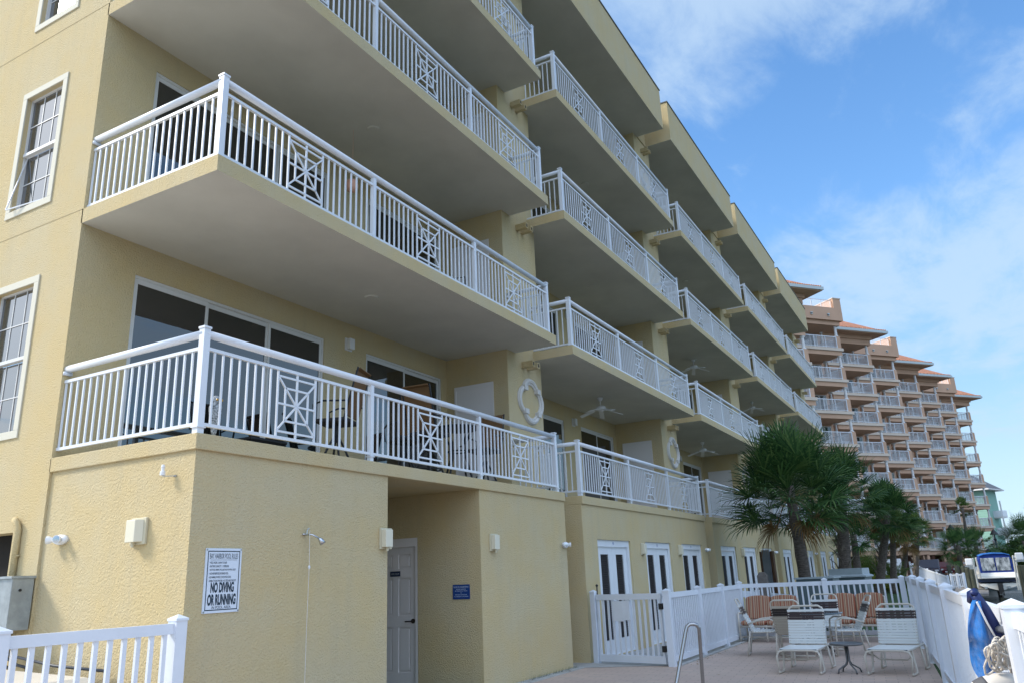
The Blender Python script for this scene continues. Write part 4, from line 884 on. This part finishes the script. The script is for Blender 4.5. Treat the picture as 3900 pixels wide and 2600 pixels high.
palm('dark palm at the right edge behind the boat, tall one at the back',(98,-14.5,0),(97.5,-14.6,6.6),.2,2.6,rnd,leaf=LEAFY,nleaf=40,dead=2)
palm('dark palm at the right edge behind the boat, rightmost',(90,-14.2,0),(89.5,-14.4,4.6),.2,3.0,rnd,nleaf=44,dead=3)
def feather(label,loc,h,n,rnd):
    t=thing('areca_palm',label,'plant',loc); st=MB(); lf=MB()
    for k in range(n):
        az=k*2.4+rnd.uniform(-.3,.3); lean=rnd.uniform(.25,.9); H=h*rnd.uniform(.7,1); pts=[]
        for j in range(8):
            s=j/7; pts.append(Vector((math.cos(az)*lean*H*.75*s**1.5,math.sin(az)*lean*H*.75*s**1.5,H*(s-.35*lean*s**3))))
        st.tube(pts,[.02*(1-.7*j/7) for j in range(8)],5)
        for j in range(2,8):
            for m_ in range(4):
                s=(j-1+m_/4)/7; i0=min(6,int(s*7)); p=pts[i0].lerp(pts[i0+1],s*7-i0); d=(pts[i0+1]-pts[i0]).normalized(); sd_=d.cross(Vector((0,0,1))).normalized()
                for sg in (-1,1):
                    q=p+(sd_*sg*.8+d*.55+Vector((0,0,-.15))).normalized()*h*.17*(1.15-s*.6); w=d*.014; lf.quad(p-w,p+w,q+w*.3+Vector((0,0,-.04)),q-w*.3+Vector((0,0,-.05)))
    st.build('stems',LEAFY,t); lf.build('leaves',LEAFY,t)
feather('feathery yellow green areca clump behind the hedge, left',(47.5,-1.0,-.03),2.9,22,rnd)
feather('feathery areca clump behind the hedge beside the white vehicle',(46.2,-2.4,-.03),2.0,18,rnd)
feather('low feathery areca clump right of the hedge',(44.5,-2.9,-.03),1.3,12,rnd)
def bush(name,label,loc,sx,sy,sz,n,m,rnd,cat='shrub',ls=.10,trunk=False):
    t=thing(name,label,cat,loc); b=MB(); blobs=[(rnd.uniform(-.6,.6)*sx,rnd.uniform(-.6,.6)*sy,rnd.uniform(.3,.75)*sz,rnd.uniform(.35,.6)) for _ in range(9)]
    for k in range(n):
        bx,by,bz,br=blobs[k%9]; a=rnd.uniform(0,6.283); cz=rnd.uniform(-1,1); r=math.sqrt(1-cz*cz); q=rnd.uniform(.75,1.05)*br
        p=Vector((bx+r*math.cos(a)*q*sx,by+r*math.sin(a)*q*sy,max(.02,bz+cz*q*sz*.7))); u=Vector((rnd.uniform(-1,1),rnd.uniform(-1,1),rnd.uniform(-.3,1))).normalized(); v=u.cross(Vector((rnd.random(),rnd.random(),rnd.random()))).normalized()
        L=ls*rnd.uniform(.7,1.3); b.quad(p,p+u*L*.5+v*L*.25,p+u*L,p+u*L*.5-v*L*.25)
    b.build('foliage',m,t); 
    s=MB()
    for k in range(6): a=k; s.tube([(0,0,0),(sx*.4*math.cos(a),sy*.4*math.sin(a),sz*.6)],.02*max(1,sz/2),5)
    s.build('stems',BOOT,t); return t
bush('croton_hedge','yellow green croton hedge between the palm trunks',(45,-1.3,-.03),.9,1.5,.9,5200,CROT,rnd,ls=.13)
bush('shrub','dark green shrub right of the croton hedge',(45.5,-2.6,-.03),.8,.7,.8,2400,CROT,rnd,ls=.13)
for k,(x,y,s,h) in enumerate(((102,-20,5,5.5),(118,-22,6,7),(112,-15.5,4,5.0),(93,-13,3.5,3.6),(77.5,-9.6,1.8,2.2))):
    bush('broadleaf_tree','dark green tree mass beyond the boat, %s'%(['lowest at the picture edge','tallest at the picture edge','between the mint building and the lamp','under the right palms','low shrub by the second lamp'][k]),(x,y,0),s,s,h,5200,BUSH,rnd,cat='tree',ls=.42)
# ---- fallen leaves and weeds
lm=MB(); rn=random.Random(5)
for k in range(260):
    if k<120: x=rn.uniform(8.9,14.3); y=-1.85+rn.gauss(0,.07)
    elif k<190: x=rn.uniform(-1,8.3); y=-.12+rn.gauss(0,.06)
    else: x=rn.uniform(5,14); y=rn.uniform(-5.2,-1.8)
    a=rn.uniform(0,6.28); q=Vector((math.cos(a),math.sin(a),rn.uniform(-.2,.4)))*rn.uniform(.012,.032); w_=Vector((-q.y,q.x,0))*.4; c=Vector((x,y,.016)); lm.quad(c-q,c+w_,c+q,c-w_)
tag(lm.build('fallen_leaves',DEAD),'dry fallen leaf litter scattered along the deck edges','leaf litter',kind='stuff')
wm=MB()
for k in range(420):
    x=rn.choice((rn.uniform(6.6,8.33),rn.uniform(3,8.33))); y=-.02-abs(rn.gauss(0,.03)); h=rn.uniform(.02,.09); dx=rn.uniform(-.03,.03); wm.quad((x,y,.0),(x+.006,y,.0),(x+dx,y-.02,h))
tag(wm.build('weeds',BUSH),'thin weeds growing in the joint at the foot of the wall','weeds',kind='stuff')
# ------------------------------------------------------------------ pink building
PBd=thing('pink_building','pink stepped condominium block with white columns and orange tiled roofs','building')
UY=R_(-40); U=Vector((math.cos(UY),math.sin(UY),0)); V=Vector((-math.sin(UY),math.cos(UY),0))
def RI(i): return Vector((69.42+8.74*i,.32-1.725*i,0))
ZK=[20.25-2.9*k for k in range(7)]
def pbal():
    t=thing('balcony',None,None); t.parent=PBd
    MB().box(-5.75,0,0,2.7,-.26,0).build('slab_band',PINKL,t)
    MB().box(-5.62,-.12,.12,2.7,-.66,-.26).build('slab_beam',PINK,t)
    MB().box(-7.0,-5.62,1.0,2.75,-.66,2.24).build('side_wall',PINK,t)
    MB().box(-.55,-.12,.10,.50,0,1.12).build('pedestal',PINK,t)
    MB().lathe([(.20,1.12),(.20,1.2),(.13,1.26),(.12,2.05),(.17,2.12),(.22,2.24)],(-.34,.30,0),10).build('column',WCOL,t)
    MB().lathe([(.14,0),(.11,.1),(.10,2.05),(.20,2.12),(.22,2.24)],(-.32,2.1,0),8).build('column',WCOL,t)
    r=MB().box(-5.65,-.55,.10,.15,1.02,1.08).box(-5.65,-.55,.11,.14,.08,.12).box(-5.67,-5.61,.10,1.0,1.02,1.08).box(-.40,-.34,.5,2.6,1.02,1.08).box(-.39,-.35,.5,2.6,.08,.12)
    for k in range(5): x=-5.62+1.26*k; r.box(x-.03,x+.03,.09,.16,0,1.05)
    for k in range(44): x=-5.6+.115*k; r.box(x-.011,x+.011,.11,.13,.12,1.02)
    for k in range(8): y=.2+.11*k; r.box(-5.65,-5.63,y-.011,y+.011,.12,1.02)
    for k in range(17): y=.6+.12*k; r.box(-.38,-.36,y-.011,y+.011,.12,1.02)
    r.build('railing',ALU,t)
    for a,b in ((-4.7,-2.6),(-2.0,-.35)):
        w=MB().box(a,b,2.66,2.73,1.98,2.06).box(a,a+.08,2.66,2.73,0,1.98).box(b-.08,b,2.66,2.73,0,1.98).box((a+b)/2-.05,(a+b)/2+.05,2.66,2.73,0,1.98).build('window_frame',DFRAME,t); MB().box(a+.08,b-.08,2.69,2.72,0,1.98).build('pane',GLASS2,t)
    return t
pb=pbal(); first=True
for i in range(-1,7):
    for k,z in enumerate(ZK):
        p=RI(i)+Vector((0,0,z))
        if first: pb.location=p; pb.rotation_euler=(0,0,UY); first=False
        else: copy_tree(pb,PBd,loc=p,rz=UY)
    o=RI(i)
    MB().box(-7.74,.0,2.74,13,2.29,22.9).build('wing',PINK,PBd,loc=o,rz=UY)
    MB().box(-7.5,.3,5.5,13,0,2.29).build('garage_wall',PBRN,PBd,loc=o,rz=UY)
    MB().box(-.55,-.2,.2,.55,0,2.30).build('garage_column',PINK,PBd,loc=o,rz=UY)
    MB().box(-4.2,-3.85,.2,.55,0,2.30).build('garage_column',PINK,PBd,loc=o,rz=UY)
    if i in (0,2,5):
        MB().box(-7.5,.25,-.25,6,22.75,23.95).box(-.6,.25,-.25,6,23.95,24.85).box(-6.9,-6.2,-.25,.4,23.95,24.85).build('roof_parapet',PINK,PBd,loc=o,rz=UY)
        MB().box(-7.3,-.0,.0,3.0,22.35,22.75).build('slab_beam',PINK,PBd,loc=o,rz=UY)
        MB().box(-.65,.30,-.3,6.05,24.85,24.93).build('parapet_cap',PINKL,PBd,loc=o,rz=UY)
        r=MB().box(-6.2,-.6,-.02,.02,24.72,24.77)
        for q in range(6): r.box(-6.2+1.1*q-.02,-6.2+1.1*q+.02,-.02,.02,23.95,24.75)
        for q in range(46): r.box(-6.2+.12*q-.01,-6.2+.12*q+.01,-.01,.01,23.95,24.72)
        r.build('roof_railing',ALU,PBd,loc=o,rz=UY)
        for x in (-5.6,-3.3,-1.4):
            q=MB().box(x-.12,x+.12,-.36,-.25,23.25,23.33).box(x-.11,x+.11,-.33,-.25,23.12,23.17).build('vent_hood',GUT,PBd,loc=o,rz=UY); MB().box(x-.10,x+.10,-.27,-.253,23.17,23.25).build('vent_slot',BLACK,q)
    else:
        MB().box(-7.3,.0,.0,3.0,22.30,22.80).build('slab_beam',PINK,PBd,loc=o,rz=UY); MB().box(-7.5,.15,-.15,8,22.80,23.15).build('frieze',PINK,PBd,loc=o,rz=UY)
        MB().box(-8.2,1.15,-1.15,9,23.15,23.22).build('eave_soffit',PINK,PBd,loc=o,rz=UY)
        MB().box(-8.25,1.25,-1.25,9.1,23.22,23.48).build('gutter',GUT,PBd,loc=o,rz=UY)
        b=MB(); zz=23.48; b.quad((-8.1,-1.1,zz),(1.1,-1.1,zz),(-1.6,3,zz+2.5),(-5.4,3,zz+2.5)); b.quad((1.1,-1.1,zz),(1.1,9,zz),(-1.6,6,zz+2.5),(-1.6,3,zz+2.5)); b.quad((-8.1,-1.1,zz),(-5.4,3,zz+2.5),(-5.4,6,zz+2.5),(-8.1,9,zz)); b.quad((-5.4,3,zz+2.5),(-1.6,3,zz+2.5),(-1.6,6,zz+2.5),(-5.4,6,zz+2.5)); b.quad((-8.1,9,zz),(1.1,9,zz),(-1.6,6,zz+2.5),(-5.4,6,zz+2.5))
        for q in range(40): x=-8.05+.233*q; b.tube([(x,-1.16,zz+.05),(x,-1.0,zz+.10)],.085,6)
        b.build('tile_roof',TILE,PBd,loc=o,rz=UY)
def bchair():
    t=thing('balcony_chair','small pale chair behind a balcony railing of the pink building','chair',(0,0,0),0,'pale chairs on the pink building balconies')
    MB().box(-.27,.27,-.25,.25,.40,.46).build('seat',WPLAS,t); MB().box(-.27,.27,.22,.28,.46,1.0).build('backrest',WPLAS,t)
    l=MB()
    for x in (-.24,.24):
        for y in (-.22,.22): MB().box(x-.03,x+.03,y-.03,y+.03,0,.40).build('leg',WPLAS,t)
    return t
bc0=None; rc=random.Random(9)
for i in range(0,7):
    for k in range(6):
        if rc.random()<.55: continue
        for q in range(rc.choice((1,2))):
            p=RI(i)+U*(-1.4-2.6*rc.random())+V*(.8+.9*rc.random())+Vector((0,0,ZK[k]))
            if bc0 is None: bc0=bchair(); bc0.location=p; bc0.rotation_euler=(0,0,rc.uniform(0,6))
            else: copy_tree(bc0,loc=p,rz=rc.uniform(0,6))
# mint building
MBd=thing('mint_building','mint green building with a grey hip roof beside the pink block','building',(150,-12.2,0),R_(-20))
b=MB().box(0,5,2.0,12,0,12.8)
for k in range(32): b.box(-.03,0,2.0,12,.4*k,.4*k+.03)
b.build('wall',MINT,MBd)
b=MB().quad((-1,1,12.8),(6,1,12.8),(3.5,4.5,15.5),(1.5,4.5,15.5)).quad((-1,1,12.8),(1.5,4.5,15.5),(1.5,9,15.5),(-1,13,12.8)).quad((6,1,12.8),(3.5,4.5,15.5),(3.5,9,15.5),(6,13,12.8)).quad((1.5,4.5,15.5),(3.5,4.5,15.5),(3.5,9,15.5),(1.5,9,15.5)); b.build('roof',RGREY,MBd)
MB().box(-1.1,6.1,.9,13.1,12.6,12.8).build('fascia',WCOL,MBd)
for z in (2.6,5.4,8.2): 
    q=MB().box(2,4,.6,2.0,z-.2,z).build('balcony_slab',WCOL,MBd); MB().box(2,4,.55,.6,z,z+1.0).box(1.95,2.0,.6,2.0,z,z+1).build('balcony_railing',ALU,q); MB().box(2,2.2,.6,.8,z+1.0,z+2.6).build('post',WCOL,q)
for z,y in ((6.6,5.6),(9.4,5.6),(3.8,5.6)):
    q=MB().box(-.12,-.03,y-.7,y+.7,z-.9,z+.9).build('window',WCOL,MBd); MB().box(-.14,-.12,y-.55,y+.55,z-.75,z+.75).build('pane',GLASS2,q)
# low orange shed roof beyond the boat
t=thing('brick_kiosk','low orange brick kiosk under the last pink balconies','kiosk',(118,-10.0,0)); MB().box(0,4,-3,3,0,2.6).build('wall',mat('orange_brick',(.42,.12,.05),.9,var=.3),t); MB().box(-.3,4.3,-3.3,3.3,2.6,2.8).build('roof',RGREY,t)
# ------------------------------------------------------------------ cars in the garage
def car(label,loc,rz,m,h=1.45,name='parked_car',cat='car'):
    t=thing(name,label,cat,loc,rz)
    P=[(-2.2,.35),(-2.2,.75),(-1.9,.88),(-1.1,.95),(-.55,h),(1.2,h),(1.9,.98),(2.2,.9),(2.25,.4)]
    MB().loft([[(x,y,z) for x,z in P] for y in (-.85,.85)]).build('body',m,t,bevel=.06)
    w=MB().box(-.95,1.65,-.865,.865,1.0,h-.12); MB().loft([[(-.98,y,1.0),(-.58,y,h-.08),(1.22,y,h-.08),(1.72,y,1.0)] for y in (-.858,.858)]).build('windows',GLASS,t)
    for x in (-1.4,1.4):
        for y in (-.8,.8): q=MB().lathe([(.33,-.1),(.33,.1)],n=18).xf(Matrix.Translation((x,y,.33))@Matrix.Rotation(R_(90),4,'X')).build('wheel',RUB,t); MB().lathe([(.19,-.105),(.19,.105)],n=12).xf(Matrix.Translation((x,y,.33))@Matrix.Rotation(R_(90),4,'X')).build('rim',STEEL,q)
    for y in (-.6,.6): MB().box(-2.23,-2.17,y-.15,y+.15,.65,.78).build('headlight',WPLAS,t)
    MB().box(-2.24,-2.19,-.3,.3,.42,.54).build('licence_plate',WPLAS,t); return t
car('dark blue car parked in the shade of the pink building garage',(81.0,-2.9,0),R_(0),CARB,h=1.7)
car('red car parked in the garage right of the dark blue car',(88.0,-4.3,0),R_(0),CARR,h=1.45)
car('white van partly hidden behind the feathery plants',(68.5,-.5,0),R_(10),CARW,h=1.85,name='parked_van',cat='van')
# ------------------------------------------------------------------ street lamps
for i,(p,l) in enumerate(((at(3622,2015,76),'tall street lamp with a black cone hood in front of the pink building'),(at(3787,2035,70),'tall street lamp with a black cone hood nearer the boat'))):
    if i==0:
        t=thing('street_lamp',l,'street lamp',(p.x,p.y,0),0,'street lamps with black cone hoods'); z=p.z
        MB().tube([(0,0,0),(0,0,z-.2)],.075,10).build('pole',mat('dark_teal_pole',(.03,.06,.07),.5),t); MB().lathe([(.08,-.5),(.12,-.42),(.12,-.36),(.06,-.3),(.05,0),(.36,.02),(.35,.06),(.07,.46),(.0,.52)],(0,0,z),14).build('hood',BLACK,t); L0=t
    else: copy_tree(L0,loc=(p.x,p.y,p.z-z),label=l)
# ------------------------------------------------------------------ dock
def dock_fence(label,a,b,n=1): return fence('dock_fence',label,[a]+[tuple(Vector(a).lerp(Vector(b),k/n)) for k in range(1,n+1)],h=.92,sp=.14,pw=.04,cat='fence')
ga=at(3500,2152,60); gb=at(3608,2188,47)
dock_fence('white railing sloping down to the boat dock',(ga.x,ga.y,ga.z-.92),(gb.x,gb.y,gb.z-.92),3)
g1=at(3467,2143,61); g2=at(3490,2146,61)
t=thing('dock_gate','white dock gate panel at the top of the sloping railing','gate',(g1.x,g1.y,0),math.atan2(g2.y-g1.y,g2.x-g1.x)); wd=(g2-g1).length; h=g1.z
b=MB().box(0,wd,-.03,.03,h-.12,h).box(0,wd,-.03,.03,.1,.22)
for k in range(8): b.box(wd*k/7-.03,wd*k/7+.03,-.02,.02,.2,h-.1)
b.build('gate_panel',VIN,t); MB().box(-.1,.0,-.05,.05,0,h+.12).build('post',VIN,t); MB().box(wd,wd+.1,-.05,.05,0,h+.1).build('post',VIN,t)
p=at(3620,2182,50); q=at(3668,2178,49)
dock_fence('short white railing between the dock pilings',(p.x,p.y,p.z-.92),(q.x,q.y,q.z-.92),2)
pier_=tag(MB().loft([[(56,-5.0,-.75),(56,-7.0,-.75),(56,-7.0,-.60),(56,-5.0,-.60)],[(66,-5.2,-.30),(66,-7.2,-.30),(66,-7.2,-.12),(66,-5.2,-.12)]]).build('dock_platform',mat('grey_dock_boards',(.25,.24,.23),.9,var=.2),None),'low grey dock platform behind the pilings','dock')
pil=[(3612,2150,59,'leftmost dock piling'),(3642,2152,57,'second dock piling from the left'),(3668,2152,56,'third dock piling from the left'),(3683,2160,54,'fourth dock piling, left of the white lift motor'),(3700,2165,53,'dock piling under the white lift motor'),(3882,2150,49,'left piling of the pair right of the boat'),(3898,2150,48,'rightmost piling at the picture edge')]
P0=None
for x,y,d_,l in pil:
    p=at(x,y,d_)
    if P0 is None:
        P0=tag(MB().tube([(0,0,-4.5),(0,0,-.05),(0,0,0)],[.15,.145,.12],12).build('dock_piling',PILE,None,loc=p,smooth=False),'weathered wooden '+l,'piling','wooden dock pilings by the boat lift')
    else: copy_tree(P0,loc=p,label='weathered wooden '+l)
for x,y,d_,l in ((3692,2148,53.5,'white boat lift motor box left of the blue topped boat'),(3884,2128,48.5,'white boat lift motor box right of the blue topped boat')):
    p=at(x,y,d_); t=thing('lift_motor',l,'boat lift motor',p,0,'white boat lift motors'); MB().box(-.2,.2,-.22,.22,-.05,.40).build('motor_cover',WPLAS,t,bevel=.06); MB().box(-.22,.22,-.28,.28,-.14,-.05).build('motor_bracket',GALV,t); MB().tube([(0,.34,.1),(0,-.34,.1)],.05).build('drive_shaft',STEEL,t)
for (x,y,x2,y2,d_,l) in ((3704,2124,3726,2235,52,'left outer white guide pole'),(3716,2122,3736,2200,53,'left inner white guide pole'),(3857,2114,3880,2245,51,'right inner white guide pole'),(3866,2114,3888,2245,50,'right outer white guide pole')):
    a=at(x,y,d_); b_=at(x2,y2,d_); o_=a.copy()
    tag(MB().tube([(0,0,0),tuple(b_-o_)],.05,8).build('guide_pole',mat('white_pvc',(.72,.71,.66),.4),None,loc=o_),l+' of the boat lift','guide pole','white guide poles of the boat lift')
# boat : bow away from the camera
bp_=at(3802,2192,53); 
bt=thing('motor_boat','white and navy motor boat with a blue canvas top on a lift','boat',(bp_.x,bp_.y,bp_.z),math.atan2(bp_.y-CC.y,bp_.x-CC.x)+R_(4))
def hs(x,w,zk,zc,zs): return [(x,-w,zs),(x,-w*.97,zc),(x,0,zk),(x,w*.97,zc),(x,w,zs)]
S_=[(0,1.18,-.95,-.48,.0),(2,1.25,-.95,-.45,.05),(4,1.2,-.88,-.30,.18),(5.6,.75,-.65,.0,.35),(6.8,.05,-.1,.35,.48)]
hullb=MB().loft([[(x,-w,zc+.02),(x,-w*.97,zc-.12),(x,0,zk),(x,w*.97,zc-.12),(x,w,zc+.02)] for x,w,zk,zc,zs in S_]).build('hull_bottom',GEL,bt)
MB().loft([[(x,-w-.01,zs-.12),(x,-w-.01,zc+.12),(x,w+.01,zc+.12),(x,w+.01,zs-.12)] for x,w,zk,zc,zs in S_]).build('hull_side',HULLB,bt)
MB().loft([[(x-(.25 if x==0 else 0),-w-.03,zs-.14),(x-(.25 if x==0 else 0),-w-.03,zs+.10),(x,-w*.85,zs+.24),(x,w*.85,zs+.24),(x-(.25 if x==0 else 0),w+.03,zs+.10),(x-(.25 if x==0 else 0),w+.03,zs-.14)] for x,w,zk,zc,zs in S_]).build('deck',GEL,bt,bevel=.04)
cp=[(-.98,.14),(-1.0,1.05),(-.88,1.36),(-.6,1.46),(0,1.50),(.6,1.46),(.88,1.36),(1.0,1.05),(.98,.14)]
MB().loft([[(x,y*s,.15+(z-.15)*s2) for y,z in cp] for x,s,s2 in ((.10,1,1),(2.2,1.0,1.02),(3.1,.9,.7))]).build('canvas_top',BLUEC,bt)
MB().loft([[(x,y*s,(z+.02)*s2) for y,z in cp[2:7]]+[(x,y*s,(z-.03)*s2) for y,z in cp[2:7][::-1]] for x,s,s2 in ((.0,1.02,1.0),(2.2,1.02,1.03))]).build('canvas_roof',BLUET,bt)
for y0_,y1_ in ((-.86,-.03),(.05,.86)): MB().box(.05,.085,y0_,y1_,.36,1.20).build('clear_window',CLEARV,bt,bevel=.02)
MB().box(-.35,.0,-.14,.14,-1.25,-.45).lathe([(.16,0),(.16,.02)],(-.2,0,-.7),10).box(-.45,-.05,-.05,.05,-1.5,-1.2).build('outdrive',BLACK,bt)
b=MB()
for a in range(3): b.bar((-.42,0,-1.15),(-.42,.17*math.cos(a*2.09),-1.15+.17*math.sin(a*2.09)),.09,.015)
b.build('propeller',STEEL,bt)
lf_=at(3800,2243,53)
t=thing('boat_lift','grey cradle beams of the boat lift under the boat','boat lift',(lf_.x,lf_.y,lf_.z),bt.rotation_euler[2])
MB().box(.3,.5,-1.6,1.6,-.12,.06).box(3.6,3.8,-1.6,1.6,-.12,.06).box(-.3,5,-.75,-.6,.06,.22).box(-.3,5,.6,.75,.06,.22).build('cradle_beam',GALV,t)
b=at(3815,2232,51)
tag(MB().tube([(0,0,-4),(0,0,0)],.2,12).build('dock_piling',PILE,None,loc=(b.x,b.y,b.z-.7)),'dark wet piling standing in the water in front of the boat','piling')
# second small boat hull left of the pilings
p=at(3712,2195,60); t=thing('small_boat','small white boat mostly hidden behind the left pilings','boat',p,R_(-60)); MB().loft([[(x,-w,.25),(x,-w*.7,-.25),(x,w*.7,-.25),(x,w,.25)] for x,w in ((-1.6,.7),(.6,.75),(1.9,.1))]).build('hull',GEL,t); MB().box(-.5,.3,-.35,.35,.25,.75).build('console',GEL,t)
